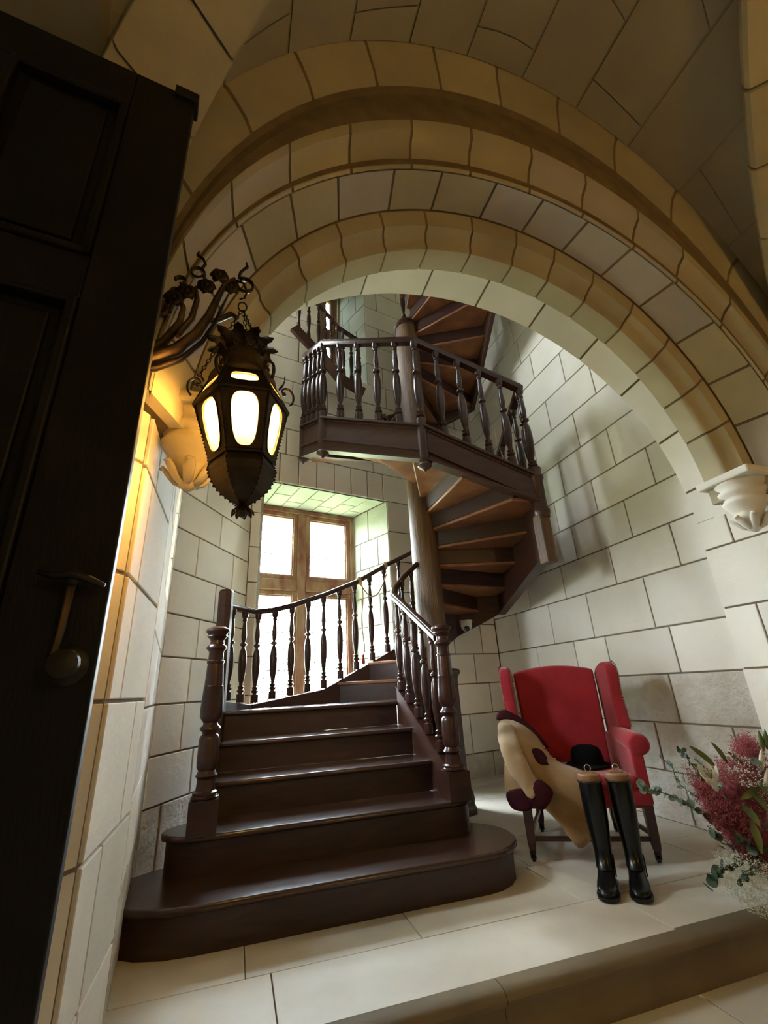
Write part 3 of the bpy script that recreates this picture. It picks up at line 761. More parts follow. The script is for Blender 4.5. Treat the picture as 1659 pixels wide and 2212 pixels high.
def handrail(pts, w=.062, h=.05):
    mb = MB(); pts = [V(p) for p in pts]; k = len(pts)
    sec = [(-.5, -.1), (-.42, -.5), (.42, -.5), (.5, -.1), (.46, .15), (.3, .3), (.28, .42), (.12, .5), (-.12, .5), (-.28, .42), (-.3, .3), (-.46, .15)]
    vs = []
    for i, p in enumerate(pts):
        d0 = (pts[i]-pts[i-1]).normalized() if i else (pts[1]-pts[0]).normalized(); d1 = (pts[i+1]-pts[i]).normalized() if i < k-1 else d0
        d = (d0+d1).normalized(); sd = V((d.y, -d.x, 0)).normalized(); f = 1/max(.5, V((d.x, d.y, 0)).normalized().dot(V((d1.x, d1.y, 0)).normalized()))
        for a, b in sec: vs.append(p+sd*(a*w*f)+V((0, 0, b*h)))
    n = len(sec); fs = [(i*n+j, i*n+(j+1) % n, (i+1)*n+(j+1) % n, (i+1)*n+j) for i in range(k-1) for j in range(n)]+[tuple(range(n)), tuple((k-1)*n+j for j in range(n))]
    mb.add(vs, fs); return sb(mb, 'handrail', 'wood', smooth='auto')
def bal_along(p, q, zt0, zt1, zr0, zr1, n, t0=.5, sc_=1.0, ends=None):
    ts = ends or [(i+t0)/n for i in range(n)]
    for t in ts:
        x, y = lerp(p[0], q[0], t), lerp(p[1], q[1], t); baluster(x, y, lerp(zt0, zt1, t), lerp(zr0, zr1, t)-.02, sc_, rot=atan2(q[1]-p[1], q[0]-p[0]))
# left outer string: newel -> tall post -> window wall, rising with the winders
slope = RISE/GO
NL = (-.125, 3.0765); NR = (1.40, 3.0765)
def zs_(y): return .38+(y-Y2)*slope
# string profiles on straight flight
for X_, out in ((-.118, -1), (1.398, 1)):
    mb = MB(); y0, y1 = 3.10, 4.10
    vs = [V((X_+o, y, z)) for o in (-.022, .022) for y, z in ((y0, .0), (y1, .0), (y1, zs_(y1)+.10), (y0, zs_(y0)+.10))]
    mb.add(vs, [(0, 1, 2, 3), (7, 6, 5, 4), (0, 4, 5, 1), (1, 5, 6, 2), (2, 6, 7, 3), (3, 7, 4, 0)]); sb(mb, 'string', 'wood_string', bevel=.004)
    mb = MB(); mb.bar((X_, y0, zs_(y0)+.11), (X_, y1, zs_(y1)+.11), .06, .02); sb(mb, 'string_moulding', 'wood')
# inner string from bend to post, with closing panel
mb = MB(); vs = [V((x+o*.6, y+o, z)) for o in (-.02, .02) for x, y, z in ((1.398, 4.10, 0), (1.80, 4.30, 0), (1.80, 4.30, 1.45), (1.398, 4.10, zs_(4.1)+.10))]
mb.add(vs, [(0, 1, 2, 3), (7, 6, 5, 4), (0, 4, 5, 1), (1, 5, 6, 2), (2, 6, 7, 3), (3, 7, 4, 0)]); sb(mb, 'string', 'wood_string')
# outer string along winders of the first turn
P_ = VTX
zz0 = [zs_(4.10)+.05, 1.07, 1.24, 1.42, None]
za = [.91, .86, .96, 1.32, 1.88, 2.19, 2.76, 3.19, 3.60, 3.78]
for i in range(len(P_)-1):
    t0_, t1_ = za[i]+.12, za[i+1]+.12
    if i < 1: b0_, b1_ = 0.0, 0.0
    elif i < 3: b0_, b1_ = za[i]-.24, za[i+1]-.28
    else: b0_, b1_ = za[i]-.30, za[i+1]-.30
    if i == 3: b0_ = za[3]-.28; b1_ = 1.60
    if i == 4: b0_ = 1.60; b1_ = 1.84
    if i == 5: b0_ = 1.84; b1_ = 2.14
    if i == 6: b0_ = za[i]-.14; b1_ = za[i+1]-.22
    if i == 7: b0_ = za[i]-.22; b1_ = za[i+1]-.25
    if i == 8: b0_ = za[i]-.25; b1_ = za[i+1]-.26
    string_seg(P_[i], P_[i+1], b0_, b1_, t0_, t1_, mould=(i >= 5))
# second turn strings (seen from below through the arch)
VA2 = [a-360 for a in VA]
for i in range(3, 8):
    a, b = VA2[i], VA2[i+1]; p, q = P_[i], P_[i+1]
    if i == 3: p = (lerp(p[0], q[0], .15), lerp(p[1], q[1], .15)); a = degrees(atan2(p[1]-PY, p[0]-PX))-360
    string_seg(p, q, zn2(a)-.28, zn2(b)-.28, zn2(a)+.12, zn2(b)+.12, mould=False)
# newel posts of the bottom flight
NPROF = [(.076, 0), (.076, .155), (.0765, .157), (.060, .16), (.066, .168), (.066, .178), (.053, .185), (.050, .20), (.046, .235), (.052, .243), (.060, .252), (.052, .262), (.045, .275), (.056, .29), (.058, .32), (.056, .42),
         (.052, .435), (.040, .445), (.044, .455), (.058, .468), (.056, .478), (.042, .49), (.040, .50), (.050, .512), (.062, .53), (.064, .56), (.062, .60), (.055, .68), (.0555, .682), (.0535, .684), (.049, .76), (.046, .80), (.051, .805), (.051, .815),
         (.044, .82), (.043, .86), (.046, .868), (.061, .882), (.058, .893), (.043, .905), (.040, .925), (.050, .938), (.063, .948), (.056, .957), (.060, .965), (.073, .976), (.070, .988), (.048, 1.0)]
for i, (nx, ny) in enumerate((NL, NR)):
    mb = MB(); hN = 1.09
    mb.lathe([(r, z*hN) for r, z in NPROF if z > .156], 20, c=(nx, ny, .38))
    mb.box((nx, ny, .38+.08), (.15, .15, .165))
    mb.lathe([(.07, 0), (.07, .012), (.062, .02)], 8, c=(nx, ny, .38+.165))
    sb(mb, 'newel_post', 'wood', smooth='auto')
# tall plain post where the wall-side handrail starts
mb = MB(); mb.lathe([(.062, 0), (.062, 1.20), (.052, 1.22)], 8, c=(-.125, 4.10, .70)); sb(mb, 'corner_post', 'wood_string')
# wall-side handrail
RH = .86
rl = [(-.115, 4.12, 1.79), (.13, 4.52, 1.80), (.30, 4.60, 1.83), (.50, 4.67, 1.89), (.84, 4.78, 2.02), (1.25, 4.87, 2.20), (1.62, 4.95, 2.42), (2.0, 5.03, 2.62)]
handrail(rl, .055, .055)
def rail_z(x):
    for a, b in zip(rl, rl[1:]):
        if a[0] <= x <= b[0]: return lerp(a[2], b[2], (x-a[0])/(b[0]-a[0])), lerp(a[1], b[1], (x-a[0])/(b[0]-a[0]))
    return rl[-1][2], rl[-1][1]
def top_z(x):
    pts = [(P_[i][0], za[i]) for i in range(5)]
    for a, b in zip(pts, pts[1:]):
        if a[0] <= x <= b[0]: return lerp(a[1], b[1], (x-a[0])/(b[0]-a[0]))+.13
    return pts[-1][1]
for x in (-.06, .045, .17, .33, .50, .67, .84, 1.02, 1.20, 1.39, 1.58, 1.78):
    zr_, yy = rail_z(x); baluster(x, yy, top_z(x), zr_-.02, 1.0)
# inner handrail: newel -> bend -> post
ri = [(1.385, 3.12, 1.39), (1.385, 4.05, 1.88), (1.42, 4.14, 1.96), (1.55, 4.22, 2.10), (1.74, 4.30, 2.26)]
handrail(ri, .07, .055)
for y in (3.26, 3.45, 3.64, 3.83, 4.02):
    baluster(1.395, y, zs_(y)+.12, lerp(1.39, 1.88, (y-3.12)/.93)-.02, .95)
baluster(1.52, 4.18, 1.18, 2.05, .95); baluster(1.65, 4.25, 1.30, 2.17, .95)
# centre post with its square plinth
mb = MB(); mb.lathe([(.150, 1.2), (.148, 3), (.143, 5.50)], 24, c=(PX, PY, 0)); sb(mb, 'centre_post', 'pole', smooth='auto')
mb = MB(); mb.lathe([(.150, 5.50), (.160, 5.51), (.160, 5.55), (.12, 5.62), (.09, 5.64), (.0, 5.645)], 24, c=(PX, PY, 0)); sb(mb, 'post_cap', 'wood', smooth='auto')
mb = MB(); mb.lathe([(.245, 0), (.245, .05), (.225, .07), (.235, .12), (.225, .17), (.195, .22), (.19, .25), (.185, 1.10), (.19, 1.13), (.20, 1.145), (.22, 1.165), (.215, 1.19), (.19, 1.205), (.16, 1.21)], 8, c=(PX+.03, PY-.02, 0)); sb(mb, 'post_plinth', 'wood_string', bevel=.004)
# main landing / upper flight balustrade: D -> A -> B -> C
def seg_bal(i0, n, ts, rz0, rz1, sc_=1.2, corner=True):
    p, q = P_[i0], P_[i0+1]; z0, z1 = za[i0]+.14, za[i0+1]+.14
    for t in ts: baluster(lerp(p[0], q[0], t), lerp(p[1], q[1], t), lerp(z0, z1, t), lerp(rz0, rz1, t)-.02, sc_, rot=atan2(q[1]-p[1], q[0]-p[0]))
RZ = {4: 3.10, 5: 3.32, 6: 3.92, 7: 4.33, 8: 4.72, 9: 4.92}
handrail([(*P_[5], RZ[5]), (*P_[6], RZ[6]), (*P_[7], RZ[7]), (*P_[8], RZ[8]), (*P_[9], RZ[9]), (.60, 4.72, 4.98)], .075, .085)
seg_bal(6, 4, (.2, .4, .6, .8), RZ[6], RZ[7])
seg_bal(7, 4, (.2, .4, .6, .8), RZ[7], RZ[8])
seg_bal(8, 4, (.2, .45, .7, .95), RZ[8], RZ[9])
seg_bal(5, 5, (.1, .25, .4, .55, .7, .85, .97), RZ[5], RZ[6])
for i, nm in ((6, 0), (7, 1), (8, 1), (9, 1)):
    x, y = P_[i]; zt = za[i]+.14; zb = za[i]-.26
    c = V((x, y, 0)); o = (c-V((PX, PY, 0))).normalized()
    if i == 6:
        mb = MB(); mb.lathe([(.062, 2.46), (.066, 2.47), (.064, 2.48), (.072, 2.50), (.075, 2.53), (.062, 2.56), (.058, 2.62), (.060, 2.84), (.072, 2.86), (.072, 2.88), (.060, 2.90), (.062, 2.97)], 14, c=(x, y, 0)); sb(mb, 'drop_post', 'wood_string', smooth='auto')
        mb = MB(); mb.box((x-.01, y+.02, 2.26), (.11, .12, .46)); sb(mb, 'drop_block', 'pole', bevel=.012)
    else:
        mb = MB(); mb.lathe([(.048, zb+.40), (.048, zb), (.060, zb-.012), (.066, zb-.03), (.052, zb-.05), (.02, zb-.065), (.002, zb-.095)][::-1], 14, c=(x, y, 0)); sb(mb, 'pendant', 'wood_string', smooth='auto')
    baluster(x, y, zt-.02, RZ[i]-.02, 1.3)
# landing soffit boards and ribs meeting at the post
z9 = ZL+.19-TT
mb = MB()
for tx in ((.95, 3.80), (1.22, 3.56)):
    mb.bar((tx[0], tx[1], z9-.03), (PX-.13, PY-.03, z9-.09), .03, .045)
mb.bar((P_[9][0]+.03, P_[9][1], z9-.02), (PX-.13, PY+.05, z9-.06), .04, .05)
sb(mb, 'soffit_batten', 'wood_string')
# short gallery balustrade in front of the upper window
gp = [(.42, 4.55, 6.20), (.80, 4.62, 5.86), (1.02, 4.60, 5.56), (1.34, 4.66, 5.44)]
handrail([(a, b, c) for a, b, c in gp], .06, .05)
for (a, b) in zip(gp, gp[1:]):
    mb = MB(); mb.bar((a[0], a[1], a[2]-.82), (b[0], b[1], b[2]-.82), .05, .13); sb(mb, 'string', 'wood_string')
    for t in (.15, .5, .85): baluster(lerp(a[0], b[0], t), lerp(a[1], b[1], t), lerp(a[2], b[2], t)-.76, lerp(a[2], b[2], t)-.02, .8)
# top flight string and balusters above the post
mb = MB(); mb.bar((PX+.06, PY-.05, 5.60), (PX+.35, PY-.75, 6.35), .05, .16); sb(mb, 'string', 'wood_string')
baluster(PX-.02, PY, 5.62, 6.5, 1.0); baluster(PX+.10, PY-.12, 5.78, 6.6, 1.0)

# ================================================================== the panelled door leaf standing open
DF = V((-.254, 1.019, 0)); DD = V((-.9895, -.144, 0)); DN = V((.144, -.9895, 0))
door = empty('door_1', (-.254, 1.019, -.16), kind='structure', label='very dark panelled wooden door leaf standing open at the left')
DL = V(door.location)
def dpt(s, z, o=0): return DF+DD*s+DN*o+V((0, 0, z))-DL
def dbox(mb, s0, s1, z0, z1, o0, o1): mb.box((dpt((s0+s1)/2, (z0+z1)/2, (o0+o1)/2)), (abs(s1-s0), abs(o1-o0), z1-z0), ax=(DD, DN, V((0, 0, 1))))
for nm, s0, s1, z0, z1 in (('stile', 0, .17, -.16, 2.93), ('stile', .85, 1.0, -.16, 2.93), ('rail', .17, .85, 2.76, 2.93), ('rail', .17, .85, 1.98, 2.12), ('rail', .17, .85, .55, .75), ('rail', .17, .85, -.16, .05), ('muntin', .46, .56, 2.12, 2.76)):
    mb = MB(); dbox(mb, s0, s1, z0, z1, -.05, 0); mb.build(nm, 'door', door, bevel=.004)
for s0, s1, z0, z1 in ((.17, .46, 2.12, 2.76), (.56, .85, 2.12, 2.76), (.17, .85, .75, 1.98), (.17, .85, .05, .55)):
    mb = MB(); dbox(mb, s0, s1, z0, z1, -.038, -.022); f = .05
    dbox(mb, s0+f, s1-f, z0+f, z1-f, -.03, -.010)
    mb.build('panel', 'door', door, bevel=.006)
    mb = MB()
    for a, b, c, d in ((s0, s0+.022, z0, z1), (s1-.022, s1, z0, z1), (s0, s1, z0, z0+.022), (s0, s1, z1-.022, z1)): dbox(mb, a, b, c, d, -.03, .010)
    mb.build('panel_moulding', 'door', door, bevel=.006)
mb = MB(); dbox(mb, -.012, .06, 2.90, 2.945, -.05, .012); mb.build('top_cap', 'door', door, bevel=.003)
def dsol(az):
    a = radians(az); # F + s*DD on the ray of that azimuth
    return (DF.x*cos(a)-DF.y*sin(a))/(-(DD.x*cos(a)-DD.y*sin(a)))
s_t = dsol(-18.35)-.02; zt_ = 1.066+.208*1.07
mb = MB(); mb.tube([dpt(s_t-.055, zt_-.012, .035), dpt(s_t-.03, zt_-.002, .035), dpt(s_t, zt_+.006, .04), dpt(s_t+.03, zt_+.002, .035), dpt(s_t+.055, zt_+.008, .035)], [.006, .011, .013, .010, .006], 8, flat=.7)
mb.tube([dpt(s_t, zt_, 0), dpt(s_t, zt_, .04)], .012, 8); mb.build('latch_bar', 'iron', door, smooth=True)
mb = MB(); mb.tube([dpt(s_t, zt_-.005, .022), dpt(s_t+.004, zt_-.10, .016), dpt(s_t+.012, zt_-.17, .01)], [.008, .007, .005], 8, flat=.4); mb.build('latch_stem', 'gilt', door, smooth=True)
s_k = dsol(-18.4)-.035; Mk = Matrix((DD, V((0, 0, 1)), DN)).transposed()
mb = MB(); mb.lathe([(.036, 0), (.036, .004), (.030, .008), (.012, .010), (.010, .03), (.022, .036), (.027, .046), (.024, .056), (.010, .061), (.001, .062)], 18, c=dpt(s_k, 1.066+.0618*1.07, 0), M3=Mk); mb.build('door_knob', 'iron', door, smooth='auto')

# ================================================================== hanging lantern
LC = V((-.067, 1.400, 2.45))
lan = empty('hanging_lantern', LC, label='lit hexagonal bronze lantern with amber glass hanging on chains at the left of the arch', cat='lantern')
lan.rotation_euler = (0, radians(-3.6), 0)
face0 = atan2(-1.4, .067)      # direction towards the viewer side
def hexp(r, z, i): a = face0+pi/6+pi/3*i; return V((r*cos(a), r*sin(a), z))
def panel(c4, ru, rv, ex, m, pane_m, nm):
    bl, br, tr, tl = c4; n = 28
    def P(u, v): return lerp(lerp(bl, br, u), lerp(tl, tr, u), v)
    nn = (br-bl).cross(tl-bl).normalized(); ce = P(.5, .5)
    if nn.dot(V((ce.x, ce.y, 0))) < 0: nn = -nn
    inn, out = [], []
    for k in range(n):
        a = 2*pi*(k+.5)/n; c, s = cos(a), sin(a)
        u = .5+ru*abs(c)**(2/ex)*(1 if c > 0 else -1); v = .5+rv*abs(s)**(2/ex)*(1 if s > 0 else -1)
        inn.append((u, v)); mx = max(abs(c), abs(s)); out.append((.5+.5*c/mx, .5+.5*s/mx))
    vs = [P(*q)+nn*.003 for q in out]+[P(*q)+nn*.003 for q in inn]+[P(*q)-nn*.003 for q in inn]+[P(*q)-nn*.003 for q in out]
    fs = []
    for k in range(n): j = (k+1) % n; fs += [(k, j, n+j, n+k), (n+k, n+j, 2*n+j, 2*n+k), (2*n+k, 2*n+j, 3*n+j, 3*n+k)]
    f = MB().add(vs, fs).build(nm, m, lan)
    MB().add([P(*q)-nn*.0045 for q in inn], [tuple(range(n))]).build('glass_pane', pane_m, f)
    mb = MB(); pts = [P(*q)+nn*.004 for q in inn]; mb.tube(pts+[pts[0]], .0022, 5); mb.build('pane_rim', 'gilt', f)
for i in range(6):
    zb, zm, zt2 = 1.785-2.45, 1.985-2.45, 2.085-2.45
    panel((hexp(.104, zb, i), hexp(.104, zb, i+1), hexp(.150, zm, i+1), hexp(.150, zm, i)), .33, .45, 3.0, 'bronze', 'lampglass', 'body_panel')
    panel((hexp(.158, zm+.005, i), hexp(.158, zm+.005, i+1), hexp(.112, zt2, i+1), hexp(.112, zt2, i)), .33, .24, 3.2, 'bronze', 'lampglass', 'shoulder_panel')
mb = MB()
for i in range(6):
    mb.tube([hexp(.098, 1.78-2.45, i), hexp(.152, 1.985-2.45, i)], .0055, 6); mb.tube([hexp(.158, 1.988-2.45, i), hexp(.112, 2.09-2.45, i)], .0055, 6)
    mb.tube([hexp(.155, 1.987-2.45, i), hexp(.155, 1.987-2.45, i+1)], .007, 6); mb.tube([hexp(.104, 1.783-2.45, i), hexp(.104, 1.783-2.45, i+1)], .007, 6)
mb.build('frame_bars', 'bronze', lan)
mb = MB()
for i in range(6):           # beaded corner edges
    for k in range(17): mb.ball(lerp(hexp(.104, 1.78-2.45, i), hexp(.154, 1.985-2.45, i), k/16), .0042, 6, 4)
mb.build('beading', 'bronze', lan, kind='stuff')
mb = MB(); hexl = [(.004, -.862), (.012, -.858), (.020, -.845), (.034, -.838), (.022, -.828), (.016, -.822), (.038, -.808), (.066, -.785), (.088, -.757), (.102, -.725), (.108, -.700), (.104, -.682), (.100, -.672)]
vs = [];
for r, z in hexl:
    for i in range(6): vs.append(hexp(r, z, i))
fs = [(j*6+i, j*6+(i+1) % 6, (j+1)*6+(i+1) % 6, (j+1)*6+i) for j in range(len(hexl)-1) for i in range(6)]+[tuple(range(6)), tuple((len(hexl)-1)*6+i for i in range(6))]
mb.add(vs, fs).build('bowl', 'bronze', lan)
mb = MB()
for i in range(6):
    for k in range(11):
        t = k/10; j = 6+t*5.0; a = hexl[int(j)]; b_ = hexl[min(int(j)+1, 12)]; f = j-int(j); mb.ball(hexp(lerp(a[0], b_[0], f), lerp(a[1], b_[1], f), i), .0046, 6, 4)
mb.build('beading', 'bronze', lan, kind='stuff')
mb = MB()
for i in range(9): a = 2*pi*i/9; mb.tube([(0, 0, -.848), (.018*cos(a), .018*sin(a), -.838), (.032*cos(a), .032*sin(a), -.846), (.036*cos(a), .036*sin(a), -.856)], [.004, .009, .009, .002], 5, flat=.5)
mb.build('finial_leaves', 'bronze', lan, smooth=True)
MB().lathe([(.118, -.365), (.112, -.345), (.092, -.320), (.080, -.285), (.074, -.255), (.060, -.24), (.050, -.20), (.046, -.17), (.02, -.16), (.01, -.158)], 18).build('dome', 'gilt', lan, smooth=True)
def acan(mb, base, dirv, up, L, w, curl=1.0, n=6):
    base, dirv, up = V(base), V(dirv).normalized(), V(up).normalized(); sd = dirv.cross(up).normalized(); vs = []; p = base.copy()
    for i in range(n+1):
        t = i/n; a = curl*t*1.9; d = dirv*cos(a)+up*sin(a)*-1
        ww = w*sin(pi*min(1, t*.85+.12))*(1.25 if i % 2 else .8)
        vs += [p-sd*ww, p+(dirv*sin(a)+up*cos(a))*w*.25, p+sd*ww]; p = p+d*(L/n)
    fs = []
    for i in range(n):
        A = i*3; fs += [(A, A+1, A+4, A+3), (A+1, A+2, A+5, A+4)]
    nv = len(mb.v); mb.add(vs, fs); mb.add([v+V((0, 0, -.002)) for v in vs], [tuple(reversed(f)) for f in fs])
for i in range(11):
    a = 2*pi*i/11; c, s = cos(a), sin(a)
    mb = MB(); acan(mb, (c*.055, s*.055, -.235), (c*.25, s*.25, 1), (-c, -s, .3), .095, .026, 1.0); mb.build('crown_leaf', 'bronze', lan, smooth=True)
for i in range(6):
    a = face0+pi/6+pi/3*i; c, s = cos(a), sin(a)
    pts = []
    for k in range(15):
        t = k/14; ang_ = -1.2+t*5.2; r = .030*(1-.45*t); pts.append((c*(.155+r*cos(ang_)*.9), s*(.155+r*cos(ang_)*.9), -.395+r*sin(ang_)*1.1+.03*t))
    mb = MB(); mb.tube(pts, [.0065]*10+[.006, .005, .004, .004, .006], 6, flat=.6); mb.ball(pts[-1], .008, 8, 5)
    acan(mb, (c*.125, s*.125, -.36), (c, s, .9), (c*.3, s*.3, -1), .06, .016, .8)
    mb.build('scroll', 'bronze', lan, smooth=True)
def link(mb, p, d, r=.0075, w=.0018, flip=0):
    d = V(d).normalized(); s = d.cross(V((0, 1, 0))); s.normalize(); t = d.cross(s)
    if flip: s = t
    pts = [V(p)+d*(r*1.35*cos(2*pi*k/10))+s*(r*.8*sin(2*pi*k/10)) for k in range(11)]; mb.tube(pts, w, 4)
def chain(p, q, par, nm='chain', m='iron', sag=0):
    p, q = V(p), V(q); n = max(4, int((q-p).length/.0165)); mb = MB()
    for i in range(n): t = (i+.5)/n; link(mb, lerp(p, q, t)-V((0, 0, sag*sin(pi*t))), q-p, flip=i % 2)
    return mb.build(nm, m, par)
for a in (pi*1.02, pi*.35, -pi*.33): chain((.145*cos(a), .145*sin(a), -.345), (.004*cos(a), .004*sin(a), -.02), lan)
mb = MB(); pts = [(0+.016*cos(2*pi*k/12), 0, .0+.022*sin(2*pi*k/12)) for k in range(13)]; mb.tube(pts, .003, 6); mb.build('top_ring', 'iron', lan, smooth=True)
MB().lathe([(.010, -.60), (.018, -.60), (.018, -.56), (.012, -.55), (.012, -.545)], 12).build('lamp_holder', 'gilt', lan)
MB().ball((0, 0, -.515), .030, 14, 9, sc=(1, 1, 1.25)).build('bulb', 'bulb', lan, smooth=True)
for o_ in list(lan.children):
    if o_.name.startswith('bulb'): o_.visible_shadow = True
ll = bpy.data.lights.new('lantern_light', 'POINT'); ll.energy = LAMP_W; ll.color = (1.0, .62, .26); ll.shadow_soft_size = .033
lo_ = bpy.data.objects.new('lantern_light', ll); COL.objects.link(lo_); lo_.parent = lan; lo_.location = (0, 0, -.45)
# wrought bracket
br = empty('wall_bracket', (-.50, 1.325, 2.12), label='scrolled acanthus iron and gilt bracket carrying the lantern', cat='bracket'); BL_ = V(br.location)
def bb(mb, nm, m, **k): mb.v = [v-BL_ for v in mb.v]; return mb.build(nm, m, br, **k)
arm = [(-.50, 1.335, 2.07), (-.42, 1.35, 2.075), (-.34, 1.36, 2.11), (-.27, 1.372, 2.17), (-.215, 1.382, 2.26), (-.18, 1.388, 2.36), (-.16, 1.39, 2.45), (-.14, 1.393, 2.53), (-.105, 1.396, 2.575)]
mb = MB(); mb.tube(arm, [.030, .034, .036, .035, .031, .026, .021, .016, .013], 10, flat=.6); bb(mb, 'main_scroll', 'gilt', smooth=True)
mb = MB(); mb.tube([(x+.022, y, z-.028) for x, y, z in arm[:-1]], [.014, .016, .016, .015, .014, .012, .009, .004], 8, flat=.6); bb(mb, 'lower_ribbon', 'bronze', smooth=True)
for pts, rs in ((((-.46, 1.34, 2.14), (-.40, 1.35, 2.20), (-.345, 1.36, 2.28), (-.33, 1.36, 2.36), (-.35, 1.36, 2.40)), (.016, .017, .015, .012, .008)),
                (((-.38, 1.355, 2.11), (-.31, 1.365, 2.19), (-.27, 1.372, 2.29), (-.265, 1.375, 2.37), (-.285, 1.375, 2.41)), (.014, .016, .014, .010, .008)),
                (((-.27, 1.37, 2.24), (-.235, 1.38, 2.33), (-.225, 1.38, 2.42), (-.235, 1.38, 2.48)), (.012, .013, .011, .007)),
                (((-.20, 1.385, 2.32), (-.145, 1.393, 2.36), (-.105, 1.397, 2.40), (-.085, 1.398, 2.39), (-.088, 1.398, 2.375)), (.006, .009, .010, .008, .004))):
    mb = MB(); mb.tube(pts, [r*1.5 for r in rs], 8, flat=.6); bb(mb, 'leaf_scroll', 'gilt', smooth=True)
def curl(c, r, t0, t1, w, nm='curl', m='bronze', n=16, dec=.5):
    pts = [(c[0]+r*(1-dec*k/n)*cos(lerp(t0, t1, k/n)), c[1], c[2]+r*(1-dec*k/n)*sin(lerp(t0, t1, k/n))) for k in range(n+1)]
    mb = MB(); mb.tube(pts, [w*(1-.4*k/n) for k in range(n+1)], 6, flat=2.2, upv=(0, 1, 0)); return bb(mb, nm, m, smooth=True)
curl((-.235, 1.38, 2.555), .026, -.6, 5.8, .0045, dec=.25); curl((-.065, 1.397, 2.555), .034, 2.2, -3.4, .006, dec=.2); curl((-.285, 1.378, 2.495), .022, 3, -2, .005); curl((-.30, 1.37, 2.43), .02, 0, 4, .005)
for pts in (((-.225, 1.38, 2.575), (-.212, 1.38, 2.605), (-.222, 1.38, 2.63), (-.243, 1.38, 2.645), (-.24, 1.38, 2.665)), ((-.09, 1.397, 2.585), (-.085, 1.397, 2.62), (-.073, 1.397, 2.64), (-.062, 1.397, 2.655), (-.066, 1.397, 2.68))):
    mb = MB(); mb.tube(pts, [.005, .006, .0055, .007, .0035], 6); bb(mb, 'tendril', 'bronze', smooth=True)
for c, n_ in (((-.262, 1.375, 2.45), 7), ((-.115, 1.393, 2.535), 8), ((-.16, 1.39, 2.575), 6), ((-.335, 1.36, 2.33), 6), ((-.20, 1.38, 2.50), 7), ((-.30, 1.365, 2.40), 6)):
    mb = MB()
    for k in range(n_):
        a = 2*pi*k/n_; acan(mb, V(c), (cos(a), -.5, sin(a)), (0, -1, 0), .048, .016, .8, 4)
    mb.ball(c, .014, 8, 6); bb(mb, 'rosette', 'bronze', smooth=True)
mb = MB(); mb.tube([(-.105, 1.396, 2.575), (-.07, 1.40, 2.57), (-.055, 1.40, 2.53), (-.064, 1.40, 2.492), (-.08, 1.40, 2.485)], .0045, 6); bb(mb, 'hook', 'iron', smooth=True)
mb = MB(); mb.box((-.52, 1.335, 2.13), (.10, .014, .24)); bb(mb, 'wall_plate', 'iron', bevel=.003)

# ================================================================== wing chair
CH = empty('wing_armchair', (2.176, 2.827, 0), radians(-28.02), label='red upholstered wing armchair on turned legs with casters beside the stair', cat='armchair')
def leg(x, y, front=True):
    mb = MB(); tw = .024; dy = 0 if front else .03
    def bx(z, h): return [(x-h, y-h+dy*(1-z/.30), z), (x+h, y-h+dy*(1-z/.30), z), (x+h, y+h+dy*(1-z/.30), z), (x-h, y+h+dy*(1-z/.30), z)]
    vs = bx(.065, .019)+bx(.10, .024)+bx(.31, .029); fs = [(3, 2, 1, 0), (8, 9, 10, 11)]+[(i, (i+1) % 4, 4+(i+1) % 4, 4+i) for i in range(4)]+[(4+i, 4+(i+1) % 4, 8+(i+1) % 4, 8+i) for i in range(4)]
    o = mb.add(vs, fs).build('leg', 'chairleg', CH, bevel=.004)
    d2 = dy*.8
    mc = MB(); mc.lathe([(.017, .045), (.020, .05), (.020, .068), (.012, .07)], 10, c=(x, y+d2, 0)); mc.box((x+.014, y+d2+.005, .036), (.006, .018, .032)); mc.box((x-.014, y+d2+.005, .036), (.006, .018, .032))
    mc.build('caster_fork', 'iron', o)
    mc = MB(); mc.lathe([(.019, -.010), (.021, -.006), (.021, .006), (.019, .010)], 14, c=(x, y+d2+.014, .0215), M3=Matrix(((0, 0, 1), (0, 1, 0), (-1, 0, 0)))); mc.build('caster_wheel', 'black', o)
leg(-.365, .01); leg(.365, .01); leg(-.235, .60, False); leg(.29, .60, False)
for p, q in (((-.36, .015, .125), (.36, .015, .125)), ((-.36, .015, .15), (-.235, .61, .15)), ((.36, .015, .15), (.29, .61, .15))):
    MB().bar(p, q, .022, .026).build('stretcher', 'chairleg', CH, bevel=.004)
mb = MB(); mb.prism([(-.40, -.02), (.40, -.02), (.34, .64), (-.29, .64)], .29, .42); mb.build('seat_frame', 'red', CH, bevel=.02, seg=3, smooth='auto')
mb = MB(); mb.prism([(-.33, -.045), (.33, -.045), (.33, .03), (.29, .56), (-.24, .56), (-.33, .03)], .40, .475); mb.build('seat_cushion', 'red', CH, bevel=.03, seg=4, smooth='auto')
# curved, camel-topped back
mb = MB(); n = 14; m_ = 10; vs = []
for side in (0, 1):
    for i in range(n+1):
        u = i/n; x0 = lerp(-.25, .33, u); 
        for j in range(m_+1):
            v = j/m_; topz = 1.145+.045*sin(pi*u)**.8; z = lerp(.40, topz, v); wd = 1+.10*v
            y = .60+.09*v-.03*sin(pi*v)+.02*sin(pi*u)*1.0+(.0 if side == 0 else .085-.03*v**6)-(0.0 if side else .0)
            vs.append((.04+(x0-.04)*wd, y-(.0 if side else .035), z-(0.02*v**8)))
N1 = (n+1)*(m_+1)
fs = []
for i in range(n):
    for j in range(m_): A = i*(m_+1)+j; B = A+m_+1; fs += [(A, B, B+1, A+1), (N1+A, N1+A+1, N1+B+1, N1+B)]
for i in range(n): A = i*(m_+1)+m_; B = A+m_+1; fs.append((A, B, N1+B, N1+A)); A = i*(m_+1); B = A+m_+1; fs.append((A, N1+A, N1+B, B))
